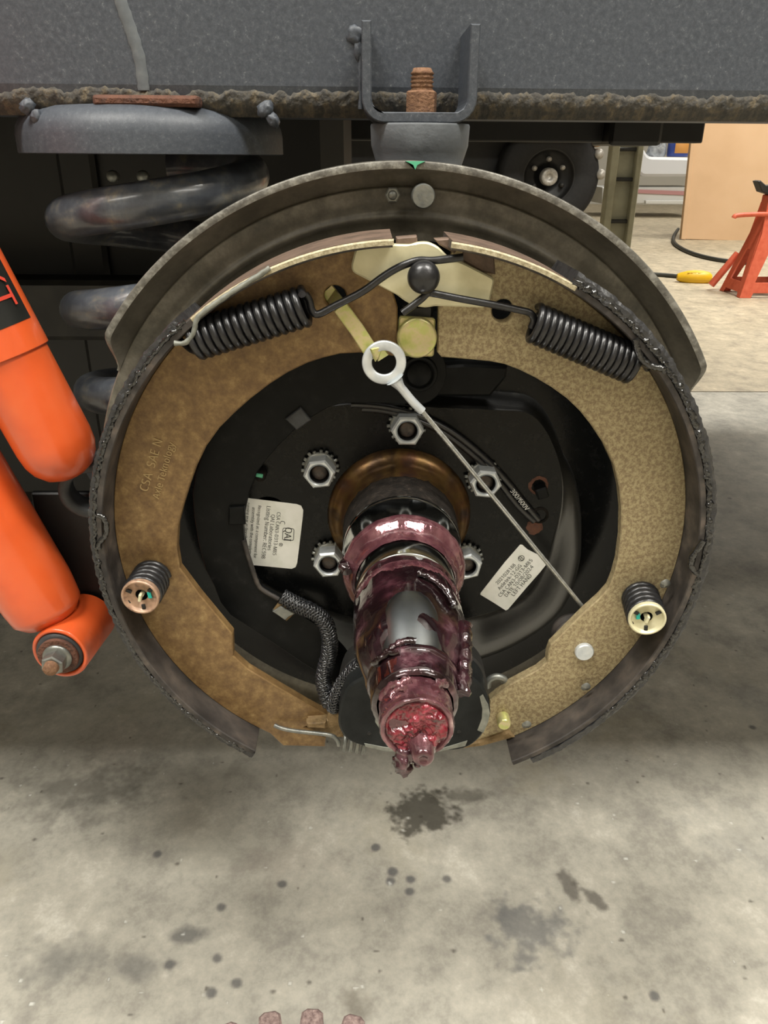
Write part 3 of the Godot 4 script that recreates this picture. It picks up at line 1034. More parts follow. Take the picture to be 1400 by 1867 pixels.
	rev(st, hs, [3.6, 0.4, 4.5, 0.5, 4.9, -0.2, 4.9, -0.2, 3.7, 0.3, 3.7, -6, 0, -6], 28, Basis.IDENTITY, 0, TAU, 0.0002, 700.0)
	part("wire_hole", st, M.cast_black, t)
	st = mb()
	box(st, Vector3(0.0751, 0.5379, -0.045), Vector3(0.0062, 0.0062, 0.007), 0.0008, Basis(Vector3.BACK, 0.35))
	part("square_stub", st, M.black_satin, t)
	st = mb()
	var hp := Vector3(0.074, 0.54, -0.0476)
	rev(st, hp, [3.8, 0.3, 4.6, 0.4, 5.4, -0.3], 24, Basis.IDENTITY, 0, TAU, 0.0006, 500.0)
	var hq := Vector3(0.0742, 0.5153, -0.0477)
	rev(st, hq, [0, 0.15, 3.0, 0.12, 4.5, -0.2], 20, Basis.IDENTITY, 0, TAU, 0.0012, 500.0)
	part("rust_patch", st, M.rust_dark, t)
	st = mb()
	var gp := Vector3(-0.0725, 0.5475, -0.043)
	rev(st, gp, [0, 2.4, 1.6, 2.2, 2.8, 1, 2.9, -5, 0, -5], 18)
	part("locating_pin", st, M.cast_black, t)
	st = mb()
	box(st, gp + Vector3(-0.0002, 0.0012, 0.0021), Vector3(0.0036, 0.002, 0.0012), 0.0003, Basis(Vector3.BACK, -0.2))
	part("paint_dab", st, M.mint_paint, t, "pale green paint dab on the locating pin")

# ------------------------------------------------------------------ brake shoes
func arc_points(r: float, a0: float, a1: float, n: int) -> PackedVector2Array:
	var o := PackedVector2Array()
	for i in n + 1:
		var a := deg_to_rad(lerpf(a0, a1, float(i) / n))
		o.append(Vector2(cos(a) * r, HB + sin(a) * r))
	return o

func brake_shoes() -> void:
	# left shoe
	var t := thing("brake_shoe", Vector3(-0.13, HB, -0.02), "left brake shoe with brown stamped web and thin worn lining", "brake shoe", "brake shoes")
	var inner := V2([-40.1,409.2,-40,412.4,-50.9,420.1,-65.1,430.8,-82.3,444.2,-89.7,452.9,-89,466.9,-104.2,491.4,-112.8,507,-113.2,518.3,-111.4,530.6,-107.9,541.1,-103.9,551.4,-99.8,561.4,-93.8,572.6,-86.5,582.2,-79.6,588.9,-71.5,596,-62.2,603.1,-53.2,608.8,-44.3,613.1,-36.7,615.6,-29.3,617.4,-19.3,617.9,-3.1,616.2,-3.5,638.2,-6.7,647.6,-8.6,665.8])
	var outer := arc_points(0.143, 93.92, -120.57 + 360.0, 56)
	var web := PackedVector2Array()
	web.append_array(inner)
	web.append_array(outer)
	web.append_array(V2([-65.8,390.4,-41.8,389.4,-41,396.6,-52.7,403.9]))
	var hole := disc2(V2([-31,642.6])[0], 0.0049, 24)
	var st := mb()
	plate(st, web, -0.0235, -0.018, 0.0006, [hole])
	part("web", st, M.shoe_left, t, "brown web with stamped lettering")
	var web_l: Node = t.get_node("web")
	letters(web_l, "CSA  SAE N", Vector3(-0.1258, 0.5505, -0.018), Vector3(-0.1156, 0.5767, -0.018), M.stamp, 0.0004, Vector3.BACK, "stamped_lettering")
	letters(web_l, "Axle Teknology", Vector3(-0.1205, 0.5461, -0.018), Vector3(-0.1096, 0.5751, -0.018), M.stamp, 0.0004, Vector3.BACK, "stamped_lettering")
	var al0 := float(91.6)
	var alm := float(112.69)
	var al1 := float(-123.35) + 360.0
	st = mb()
	arc(st, [142.8, -44, 142.8, -0.6, 143.2, 0, 145.6, 0, 146, -0.6, 146, -44], al0 + 1.0, al1, 150)
	part("table", st, M.table_steel, t, "curved grey steel table")
	st = mb()
	arc(st, [143.7, -1, 143.7, 0.4, 145.4, 0.4, 146.03, -0.4, 146.03, -1], al0 + 0.8, alm + 16.0, 60)
	part("bare_edge", st, M.edge, t, "bare bright table edge")
	st = mb()
	arc(st, [146, -43, 146, -1.0, 149.4, -1.6, 149.8, -3, 149.8, -41], alm + 18.0, al1 + 0.5, 220, 0.0009)
	part("lining", st, M.lining, t, "thin black worn friction lining")
	st = mb()
	arc(st, [145.9, -44, 145.9, -0.8, 146.3, -0.8, 146.3, -44], al0 + 1.0, alm + 17.5, 60)
	part("table_crown", st, M.table_brown, t, "brown outer face of the bare table")
	st = mb()
	bead(st, 146.4, alm + 17.0, al1 - 2.0, 0.0016)
	part("adhesive_bead", st, M.adhesive, t, "lumpy shiny black bonding adhesive")
	st = mb()   # strand pulled loose near the spring
	tube(st, smooth(V3([-56.6,657,1,-61.7,653.9,0.9,-68.8,649.7,0.7,-77.1,644.5,0.6,-85,639.3,0.5,-88.6,635.5,0.4,-90.5,630.1,0.2,-94.2,626.2,0.1,-98.9,625.9,0]), 5), 0.0011, 8, 0.5, 500.0)
	part("loose_strand", st, M.wear_grey, t)
	st = mb()
	tube(st, smooth(V3([-142.7,546.1,1,-139.6,543.3,1,-140,536.4,1,-143.9,531.2,1,-144.8,528.3,1]), 6), 0.0013, 8, 0.5, 500.0)
	part("adhesive_loop", st, M.adhesive, t)
	# top land where the web meets the anchor
	st = mb()
	plate(st, V2([-4.6,667.4,4.2,668.1,4.8,664.6,-4.6,664.5]), -0.0235, -0.0165, 0.0006)
	part("web_ear", st, M.table_brown, t)

	# right shoe
	t = thing("brake_shoe", Vector3(0.13, HB, -0.02), "right brake shoe with speckled olive web and thick black glued lining", "brake shoe", "brake shoes")
	var inner2 := V2([51.4,422.1,61.7,432.6,76.4,442.5,81.1,447.6,81.1,453.7,82.1,458.7,89.1,468.2,98.1,480.2,105,488.3,109.1,494.6,110.7,501.8,111.6,510.5,111.3,524.7,109.6,539.4,106.9,551.3,102.9,562.8,96.4,574.1,89.8,582.9,83.1,590.5,76.3,596.6,68.3,602.1,60.2,606.7,52.6,610.3,45.8,612.8,38.9,614.1,28.1,615.1,16.8,616,14.7,618.3,14.5,637.6,17.3,647.7,19.9,664.6])
	var outer2 := arc_points(0.143, 81.14, -62.99, 56)
	var web2 := PackedVector2Array()
	web2.append_array(inner2)
	web2.append_array(outer2)
	web2.append_array(V2([55.5,392.6,39.8,390.3,43.2,397.5,50.3,405.4]))
	var hole2 := disc2(V2([43.3,637])[0], 0.0049, 24)
	st = mb()
	plate(st, web2, -0.0235, -0.018, 0.0006, [hole2])
	part("web", st, M.shoe_right, t, "speckled olive gold web")
	var ar0 := float(83.54)
	var arm := float(62.06)
	var ar1 := float(-63.96)
	st = mb()
	arc(st, [142.8, -44, 142.8, -0.6, 143.2, 0, 145.6, 0, 146, -0.6, 146, -44], ar0 - 0.6, ar1, 150)
	part("table", st, M.table_steel, t, "curved grey steel table")
	st = mb()
	arc(st, [143.7, -1, 143.7, 0.4, 145.4, 0.4, 146.03, -0.4, 146.03, -1], ar0 - 0.4, arm - 1.0, 40)
	part("bare_edge", st, M.edge, t, "bare bright table edge")
	st = mb()
	arc(st, [146, -43, 146, 0.4, 149.6, 0.0, 151.0, -1.5, 151.0, -41], arm, ar1 + 4.0, 220, 0.0010)
	part("lining", st, M.lining, t, "black friction lining")
	st = mb()
	arc(st, [145.9, -44, 145.9, -0.8, 146.3, -0.8, 146.3, -44], ar0 - 0.6, arm + 0.5, 40)
	part("table_crown", st, M.table_brown, t, "brown outer face of the bare table")
	st = mb()
	bead(st, 147.0, arm, ar1 + 22.0, 0.0022)
	part("adhesive_bead", st, M.adhesive, t, "lumpy shiny black bonding adhesive")
	st = mb()
	tube(st, smooth(V3([97.3,628.8,2,99.2,623.7,2,102,619.4,2,106.2,617,2,110.6,616.1,2,112.3,614.6,2]), 6), 0.0014, 8, 0.5, 500.0)
	tube(st, smooth(V3([144,532.6,2,142.1,528.2,2,140.3,523.7,2,140.6,518.5,2,144,514.6,2]), 6), 0.0015, 8, 0.5, 500.0)
	part("adhesive_loop", st, M.adhesive, t)
	st = mb()
	plate(st, V2([11.8,666.8,18.8,667.3,22.7,664.2,20.5,661.1,13.7,664.6]), -0.0235, -0.0165, 0.0006)
	plate(st, V2([24.4,662.7,37.5,661.2,38.8,652.5,33.2,653.4,23.4,658.4]), -0.0235, -0.0168, 0.0006)
	part("web_ear", st, M.table_brown, t)
	st = mb()
	rev(st, Vector3(0.1004, 0.4553, -0.0156), [0, 0, 4.6, 0, 4.6, 0, 5.1, -0.5, 5.1, -0.5, 5.1, -3], 32)
	part("rivet", st, M.zinc_silver, t, "flat silver rivet head")
	st = mb()
	rev(st, Vector3(0.0594, 0.4104, -0.011), [0, 0, 3.2, 0, 3.2, 0, 3.7, -0.5, 3.8, -8], 28)
	part("stop_pin", st, M.zinc_green, t, "yellow zinc stop pin")
	for p in [Vector3(0.1031, 0.4339, -0.014), Vector3(0.0715, 0.4112, -0.01), Vector3(0.134, 0.5026, -0.008)]:
		st = mb()
		rev(st, p, [0, 0.8, 1.5, 0.5, 2.6, -0.4], 12, Basis.IDENTITY, 0, TAU, 0.0008, 700.0)
		part("weld_spot", st, M.steel_dull, t)

func bead(st: SurfaceTool, r: float, a0: float, a1: float, size: float) -> void:
	var p := PackedVector3Array()
	var rr := PackedFloat32Array()
	var n := int(absf(a1 - a0) * 2.6)
	for i in n + 1:
		var a := deg_to_rad(lerpf(a0, a1, float(i) / n))
		var w := nz.get_noise_1d(i * 0.21)
		var v := nz.get_noise_1d(i * 0.57 + 300.0)
		var q := r * 0.001 + w * 0.0013
		p.append(Vector3(cos(a) * q, HB + sin(a) * q, -0.0006 + 0.001 * v))
		rr.append(size * (0.62 + 0.45 * nz.get_noise_1d(i * 0.35 + 80.0)))
	tube(st, p, size, 9, 0.7, 420.0, rr)

# ------------------------------------------------------------------ spindle
func spindle() -> void:
	var c := Vector3(0, HB, 0)
	var t := thing("spindle", Vector3(0, HB, 0), "wheel spindle smeared with dark red grease sticking out of the brake centre", "spindle")
	var st := mb()
	rev(st, c, [38.2, -50, 38.6, -47.5, 37.6, -45, 35.5, -43.6, 33.5, -42, 31.4, -39, 30.2, -35, 29.7, -31], 72, Basis.IDENTITY, 0, TAU, 0.0003, 90.0)
	part("weld_fillet", st, M.bronze, t, "heat-tinted bronze weld fillet")
	st = mb()
	rev(st, c, [29.9, -40, 29.6, -28, 29.2, -14, 29.0, -8.4], 72, Basis.IDENTITY, 0, TAU, 0.00035, 300.0)
	part("rough_barrel", st, M.cast_black, t, "rough black cast barrel")
	st = mb()
	rev(st, c, [29.0, -8.4, 29.3, -7.6, 28.9, -6.6, 28.9, -6.6, 28.3, -5.6, 28.3, 11.6, 28.3, 11.6, 28.0, 12.2], 96)
	part("seal_seat", st, M.steel_bright, t, "bright machined seal seat")
	st = mb()
	rev(st, c, [28.2, 11.4, 28.7, 12.2, 28.9, 13.4, 28.4, 15.4, 27.2, 17, 25.8, 18.4, 24.6, 20, 23.6, 22, 23.0, 24, 22.7, 26], 110, Basis.IDENTITY, 0, TAU, 0.00045, 130.0)
	part("shoulder_grease", st, M.grease_pink, t, "pink grease film on the shoulder")
	st = mb()
	rev(st, c, [22.3, 22, 22.3, 37.4, 21.9, 38.0, 21.9, 38.0, 21.0, 38.4], 96)
	part("inner_bearing_seat", st, M.steel_bright, t, "bright inner bearing seat")
	st = mb()
	rev(st, c, [21.8, 38.2, 22.3, 39.4, 22.3, 46, 22.5, 52, 22.7, 58, 22.8, 64, 22.4, 70, 21.8, 76, 21.0, 82, 20.0, 87, 18.6, 91, 17.2, 94, 16.4, 95.6], 160, Basis.IDENTITY, 0, TAU, 0.0013, 60.0)
	part("grease_coat", st, M.grease, t, "thick dark red grease")
	# fluted pink band where the inner bearing wiped the grease
	st = mb()
	var flutes := []
	for i in 9:
		var row := PackedVector3Array()
		for k in 260:
			var a := TAU * k / 260.0
			var w := 0.35 * absf(nz.get_noise_2d(k * 0.55, i * 0.12)) + 0.25 * nz.get_noise_2d(k * 0.16, 5.0)
			var edge := sin(PI * i / 8.0)
			row.append(polar(rad_to_deg(a), 22.25 + edge * (0.45 + w * 1.6), 43.5 + i * 0.85 + 1.6 * nz.get_noise_2d(k * 0.3, 9.0) * i / 8.0))
		flutes.append(row)
	grid(st, flutes, true)
	part("grease_band", st, M.grease_pink, t, "pink fluted band of wiped grease")
	# a window of bare taper on top shows through between the smears
	st = mb()
	var rows := []
	for i in 13:
		var row := PackedVector3Array()
		var z := lerpf(71.0, 97.5, i / 12.0)
		for k in 15:
			var w := lerpf(16.0, 46.0, pow(i / 12.0, 0.6))
			var a := deg_to_rad(92.0 + lerpf(w, -w, k / 14.0))
			var r := lerpf(22.6, 16.2, pow(i / 12.0, 1.5)) + 0.8 - 1.5 * pow(absf(k - 7.0) / 7.0, 4)
			row.append(c + Vector3(cos(a) * r, sin(a) * r, z) * 0.001)
		rows.append(row)
	grid(st, rows)
	part("bare_taper", st, M.taper_steel, t, "bare steel showing between the grease smears")
	st = mb()
	rev(st, c, [15.4, 95, 16.8, 97, 17.0, 99.4, 16.4, 100.2, 16.4, 100.2, 16.0, 101, 15.6, 109, 15.2, 110.4, 13.6, 111.4], 96, Basis.IDENTITY, 0, TAU, 0.0005, 140.0)
	part("outer_bearing_seat", st, M.grease, t, "greased outer bearing seat")
	st = mb()
	tube(st, smooth(PackedVector3Array([polar(128, 17.2, 99), polar(112, 17.6, 97.5), polar(100, 17.8, 96.5), polar(88, 17.4, 97)]), 8), 0.0013, 8, 0.8, 600.0)
	tube(st, smooth(PackedVector3Array([polar(150, 17.6, 98), polar(138, 17.4, 100), polar(124, 17.4, 100), polar(108, 17.0, 101)]), 8), 0.0011, 8, 0.8, 600.0)
	tube(st, smooth(PackedVector3Array([polar(82, 23.9, 58), polar(70, 24.6, 60), polar(54, 24.6, 66), polar(44, 24.0, 72)]), 8), 0.0013, 8, 0.8, 600.0)
	tube(st, smooth(PackedVector3Array([polar(24, 23.5, 74), polar(22, 22, 84), polar(14, 19.5, 96), polar(4, 17.5, 106)]), 8), 0.0026, 10, 0.7, 400.0)
	tube(st, smooth(PackedVector3Array([polar(172, 27.5, 13), polar(168, 28.5, 17), polar(170, 26.5, 22)]), 8), 0.0024, 10, 0.8, 400.0)
	part("grease_ridge", st, M.grease, t, "raised ridges of smeared grease")
	# threads with a keyway flat, then the greasy end
	st = mb()
	var thr := [13.2, 108]
	for i in 8: thr += [12.2, 110.4 + i * 1.35, 12.9, 111.1 + i * 1.35]
	thr += [12.4, 121.4, 12.9, 122.2, 12.4, 123, 12.4, 123, 11.2, 123.2, 10.6, 121.6, 10.6, 121.6, 0, 121.2]
	rev(st, c, thr, 80, Basis.IDENTITY, 0, TAU, 0.0004, 260.0)
	part("threaded_end", st, M.grease_pink, t, "greasy threaded end")
	st = mb()
	tube(st, smooth(PackedVector3Array([polar(160, 12.4, 112), polar(130, 12.9, 112.5), polar(112, 12.9, 114), polar(100, 12.8, 113)]), 6), 0.0017, 10, 0.9, 500.0)
	tube(st, smooth(PackedVector3Array([polar(135, 12.9, 118), polar(118, 12.9, 116.5), polar(106, 13.2, 118)]), 6), 0.0013, 10, 0.9, 500.0)
	tube(st, smooth(PackedVector3Array([polar(40, 14, 110), polar(56, 13.5, 113), polar(62, 13.0, 117)]), 6), 0.0016, 10, 0.9, 500.0)
	part("grease_smear", st, M.grease_pink, t)
	st = mb()
	var disc := []
	for i in 26:
		var r := 11.2 * i / 25.0
		var row := PackedVector3Array()
		for k in 90:
			var a := TAU * k / 90.0
			var q := Vector3(cos(a) * r, sin(a) * r, 0)
			var h := 122.6 + 2.6 * nz.get_noise_3dv(q * 0.10 + Vector3(3, 1, 7)) + 2.0 * absf(nz.get_noise_3dv(q * 0.2)) + 0.5 * nz.get_noise_3dv(q * 0.6)
			if q.x > 1.0 and q.y < 6.0: h += 1.6 * smoothstep(0.0, 4.0, q.x - 1.0) * smoothstep(11.0, 7.0, r)
			h -= 2.6 * exp(-((q.x + 5.0) * (q.x + 5.0) / 14.0 + (q.y - 1.0) * (q.y - 1.0) / 3.0))
			row.append(c + Vector3(q.x, q.y, lerpf(h, 121.6, smoothstep(10.2, 11.2, r))) * 0.001)
		disc.append(row)
	grid(st, disc, true)
	part("end_grease", st, M.grease_red, t, "bright red lumps of grease on the spindle end")
	st = mb()
	var hang := smooth(PackedVector3Array([c + Vector3(-3.6, -9.4, 122) * 0.001, c + Vector3(-4.4, -12.4, 123.6) * 0.001, c + Vector3(-4.6, -15.0, 123.8) * 0.001, c + Vector3(-3.8, -17.2, 123.4) * 0.001]), 6)
	tube(st, hang, 0.0032, 14, 0.6, 330.0)
	tube(st, smooth(PackedVector3Array([c + Vector3(1.4, -11.6, 123) * 0.001, c + Vector3(0.8, -14.0, 124) * 0.001, c + Vector3(0.4, -15.6, 124) * 0.001]), 6), 0.0012, 10, 0.7, 500.0)
	blob(st, c + Vector3(-4.2, -16.4, 123.6) * 0.001, Vector3(3.0, 2.2, 2.2) * 0.001, 0.3)
	part("hanging_grease", st, M.grease, t, "dark glob of grease hanging off the end")
	st = mb()
	rev(st, c + Vector3(1.9, -7.2, 121.5) * 0.001, [5.6, 0, 4.9, 2.8, 4.0, 4.0, 3.7, 7.0, 3.1, 8.0, 1.7, 8.2, 1.4, 7.7, 0, 7.6], 32, Basis(Vector3.RIGHT, 0.05))
	part("grease_nipple", st, M.grease_pink, t, "pink greasy nipple in the spindle end")

func polar(deg: float, r: float, z: float) -> Vector3:
	return Vector3(cos(deg_to_rad(deg)) * r, HB * 1000.0 + sin(deg_to_rad(deg)) * r, z) * 0.001

func blob(st: SurfaceTool, c: Vector3, s: Vector3, turn: float) -> void:
	var rows := []
	for i in 9:
		var v := PI * i / 8.0
		var row := PackedVector3Array()
		for j in 12:
			var a := TAU * j / 12.0
			var d := Vector3(sin(v) * cos(a), sin(v) * sin(a), cos(v))
			var w := 1.0 + 0.45 * nz.get_noise_3dv((c + d * s.x) * 420.0)
			row.append(c + (Vector3(d.x * s.x, d.y * s.y, d.z * s.z) * w).rotated(Vector3.BACK, turn))
		rows.append(row)
	grid(st, rows, true)

# ------------------------------------------------------------------ flange nuts
func flange_nuts() -> void:
	var spots := [
		[Vector3(0.003, 0.5742, -0.036), 0.2, "zinc hex nut with toothed washer above the spindle, topmost of the five"],
		[Vector3(-0.0416, 0.551, -0.036), 0.32, "zinc hex nut with toothed washer at the upper left of the spindle"],
		[Vector3(0.044, 0.5455, -0.036), 0.1, "zinc hex nut crossed by the adjuster cable right of the spindle"],
		[Vector3(-0.038, 0.4985, -0.036), 0.3, "zinc hex nut with toothed washer at the lower left of the spindle"],
		[Vector3(0.0369, 0.4969, -0.036), 0.5, "zinc hex nut half hidden behind the lower right of the spindle"],
	]
	var first: Node3D
	for i in spots.size():
		var p: Vector3 = spots[i][0]
		if i == 0:
			first = thing("flange_nut", p, spots[i][2], "nut", "nuts round the spindle")
			var st := mb()
			plate(st, disc2(Vector2(p.x, p.y), 0.0083, 6), p.z - 0.0095, p.z, 0.0009, [disc2(Vector2(p.x, p.y), 0.0050, 28)])
			rev(st, p, [5.0, -0.4, 5.0, -8], 28)
			part("hex_body", st, M.zinc_silver, first)
			st = mb()
			var thr := [5.05, -1.0]
			for k in 5: thr += [4.7, -1.6 - k * 1.1, 5.05, -2.1 - k * 1.1]
			rev(st, p, thr, 28)
			part("inner_thread", st, M.spring_black, first)
			st = mb()
			rev(st, p, [0, -3.0, 3.4, -3.0, 4.3, -3.6, 4.5, -9], 28)
			part("stud_end", st, M.stud, first)
			st = mb()
			for k in 18:
				var a := TAU * k / 18.0 + 0.1 * sin(k * 3.1)
				box(st, p + Vector3(cos(a) * 0.0087, sin(a) * 0.0087, -0.0098), Vector3(0.0024 + 0.0006 * sin(k * 2.3), 0.0017, 0.0016), 0.0004, Basis(Vector3.BACK, a) * Basis(Vector3.RIGHT, 0.6 + 0.3 * sin(k * 1.7)))
			rev(st, p, [6.6, -8.8, 8.3, -8.8, 8.6, -10.6], 32)
			part("tooth_washer", st, M.steel_dull, first)
		else:
			again(first, p, spots[i][2]).rotation.z = spots[i][1] - 0.2

# ------------------------------------------------------------------ actuating arm
func actuating_arm() -> void:
	var t := thing("actuating_arm", Vector3(-0.07, HB, -0.038), "black C-shaped actuating arm plate curving round the left of the spindle", "lever arm")
	var outer := smooth2(V2([21.2,603.2,19.5,594.5,14,589.5,9.7,588.1]), 4, false)
	var o := PackedVector2Array()
	o.append_array(V2([14.4,617.2,18.7,613.3,20.8,608,21.3,602.6,19.9,596.9,17.1,592.5,13.5,589.5,9.7,588.1,1.9,588.6,-14.2,588.9,-29.2,588.9]))
	o.append_array(V2([-36.8,586.3,-45.9,580.7,-53.1,575,-60.8,567.5,-67.5,559.9,-73.2,552.2,-77.5,542.2,-80.1,532.9,-82.2,522.5,-82.3,513.8,-80.6,503.3,-78.1,492.2,-75,484.3,-65.8,477.7,-56.5,469.9,-41.7,457.6,-31.2,443.9,-20.3,426.7]))
	o.append_array(V2([-26.8,411.1,-36.3,420.6,-46.8,429.2,-54.8,435.4,-64.4,443.7,-76.8,454.1,-93,467.2,-97.8,475.3,-100.7,486.8,-104.1,495.6,-106.4,511.9,-107.2,527.9,-106.8,540.7,-104.1,551.9,-98.7,565.2,-92.5,577.8,-83.8,588.8,-71,601.1,-56,611.8,-37.6,618.4,-14.3,621.8]))
	var st := mb()
	plate(st, o, -0.041, -0.036, 0.0004)
	part("plate", st, M.black_satin, t)
	st = mb()
	var pc := Vector3(0.008, 0.6037, -0.036)
	rev(st, pc, [0, 1.6, 5.6, 1.6, 6.0, 1.1, 6.2, 0.6, 7.0, 0.5, 7.0, 0.5, 7.1, 1.3, 8.4, 1.3, 8.8, 0.8, 8.9, 0], 48)
	part("pivot_button", st, M.black_satin, t)
	# three folded wire clips riveted to its inner edge
	var clips := [[V2([-57.3,581.3,-49.6,587.2,-44.7,580.8,-51.9,575.6]), M.steel_dull], [V2([-88.4,533.7,-80.4,534.3,-80.6,523.9,-89.4,523.6]), M.black_satin], [V2([-69.1,471.3,-63.9,479,-55.8,471.2,-61.8,464.5]), M.shoe_rust]]
	for k in clips:
		st = mb()
		plate(st, k[0], -0.036, -0.0338, 0.0005)
		part("wire_clip", st, M.rubber if k[1] == M.steel_dull else k[1], t)
	st = mb()
	plate(st, V2([-69.2,471.4,-62.5,465.7,-60.6,467.9,-56.9,470,-64.5,474.9]), -0.036, -0.0328, 0.0004)
	part("clip_lip", st, M.steel_dull, t)
	st = mb()   # stamped flange of the lower limb
	tube(st, smooth(V3([-82.3,513.8,-36,-80.6,503.3,-36,-78.1,492.2,-36,-75,484.3,-36,-65.8,477.7,-36]), 6), 0.0013, 8, 0.3)
	part("folded_edge", st, M.table_steel, t)

# ------------------------------------------------------------------ stickers
func labels() -> void:
	var t := thing("label_sticker", Vector3(-0.0677, 0.5128, -0.0478), "white rounded sticker with rotated print, left of the spindle", "sticker")
	var st := mb()
	plate(st, V2([-89.9,534.2,-80.6,532.9,-66.8,531,-54.9,529.4,-52.5,528.4,-51.5,525.8,-51.9,521.9,-56,493.7,-57,491,-59.2,489.9,-62.8,490.3,-81.2,492.4,-92.9,493.8]), -0.0481, -0.0478, 0.00008)
	part("paper", st, M.sticker, t)
	var z := -47.8
	letters(t, "CSA CAN3-D313-M85", Vector3(-0.0646, 0.5246, -0.0478), Vector3(-0.0683, 0.4986, -0.0478), M.ink, 0.00012)
	letters(t, "QAI Laboratories", Vector3(-0.0677, 0.5233, -0.0478), Vector3(-0.071, 0.5017, -0.0478), M.ink, 0.00012)
	letters(t, "Listing Number: REC598", Vector3(-0.0698, 0.5282, -0.0478), Vector3(-0.0746, 0.4966, -0.0478), M.ink, 0.00012)
	letters(t, "Recognized as a component for", Vector3(-0.0746, 0.5285, -0.0478), Vector3(-0.0791, 0.4969, -0.0478), M.ink, 0.00012)
	letters(t, "assembly with the complete", Vector3(-0.0778, 0.5275, -0.0478), Vector3(-0.0818, 0.4993, -0.0478), M.ink, 0.00012)
	letters(t, "running gear as described", Vector3(-0.0804, 0.5301, -0.0478), Vector3(-0.0837, 0.5068, -0.0478), M.ink, 0.00012)
	letters(t, "C", Vector3(-0.0627, 0.5194, -0.0478), Vector3(-0.063, 0.5176, -0.0478), M.ink, 0.00012)
	letters(t, "QAI", Vector3(-0.0597, 0.5154, -0.0478), Vector3(-0.0608, 0.5074, -0.0478), M.ink_dark, 0.00012)
	letters(t, "R", Vector3(-0.0645, 0.5056, -0.0478), Vector3(-0.0646, 0.5046, -0.0478), M.ink, 0.00012)
	st = mb()
	var bc := Vector3(-0.0602, 0.5114, -0.0478)
	frame(st, bc, 0.0076, 0.0064, 0.0012, 0.00035, -PI / 2 - 0.09)
	part("logo_border", st, M.ink, t)
	st = mb()
	rev(st, Vector3(-0.0645, 0.5051, -0.0478), [0.85, 0.0, 0.85, 0.1, 1.05, 0.1, 1.05, 0.0], 24)
	part("mark_ring", st, M.ink, t)

	t = thing("label_sticker", Vector3(0.0661, 0.4851, -0.0478), "white creased rectangular sticker with slanted print, lower right of the spindle", "sticker")
	st = mb()
	plate(st, V2([47,474,46.9,472.9,54.9,467.5,62.2,462.3,63.4,463,72.9,477.5,79.5,487.1,82.5,492,80.6,495.5,77.3,498.6,71.5,501.7,68.2,504.7,67,504.8,59.3,493.8]), -0.0481, -0.0478, 0.00008)
	part("paper", st, M.sticker, t)
	letters(t, "2021028188", Vector3(0.0556, 0.4801, -0.0478), Vector3(0.0649, 0.4926, -0.0478), M.ink, 0.00012)
	letters(t, "Axletek-12-GG", Vector3(0.0571, 0.4766, -0.0478), Vector3(0.0683, 0.4923, -0.0478), M.ink, 0.00012)
	letters(t, "CSA CAN3-D313-M85", Vector3(0.0577, 0.4719, -0.0478), Vector3(0.0741, 0.4955, -0.0478), M.ink, 0.00012)
	letters(t, "DATE 10/08/2024", Vector3(0.0612, 0.4719, -0.0478), Vector3(0.0748, 0.4914, -0.0478), M.ink, 0.00012)
	letters(t, "LEFT HAND", Vector3(0.0652, 0.4726, -0.0478), Vector3(0.0744, 0.4859, -0.0478), M.ink, 0.00012)
	letters(t, "B", Vector3(0.0677, 0.4955, -0.0478), Vector3(0.0688, 0.4969, -0.0478), M.ink_dark, 0.00012)
	st = mb()
	rev(st, Vector3(0.0683, 0.4963, -0.0478), [1.55, 0.0, 1.55, 0.1, 1.85, 0.1, 1.85, 0.0], 28)
	part("mark_ring", st, M.ink_dark, t)

func frame(st: SurfaceTool, c: Vector3, w: float, h: float, r: float, line: float, turn: float) -> void:
	var T := Transform3D(Basis(Vector3.BACK, turn), c)
	plate(st, rect(w, h, r), 0.0, 0.00012, 0.0, [rect(w - 2 * line, h - 2 * line, r - line)], T)

# ------------------------------------------------------------------ springs, guide plate, anchor
func spring_wire(st: SurfaceTool, p0: Vector3, p1: Vector3, turns: float, R: float, wire: float, phase := 0.0) -> void:
	tube(st, helix(p0, p1, R, turns, 20, phase), wire, 9)

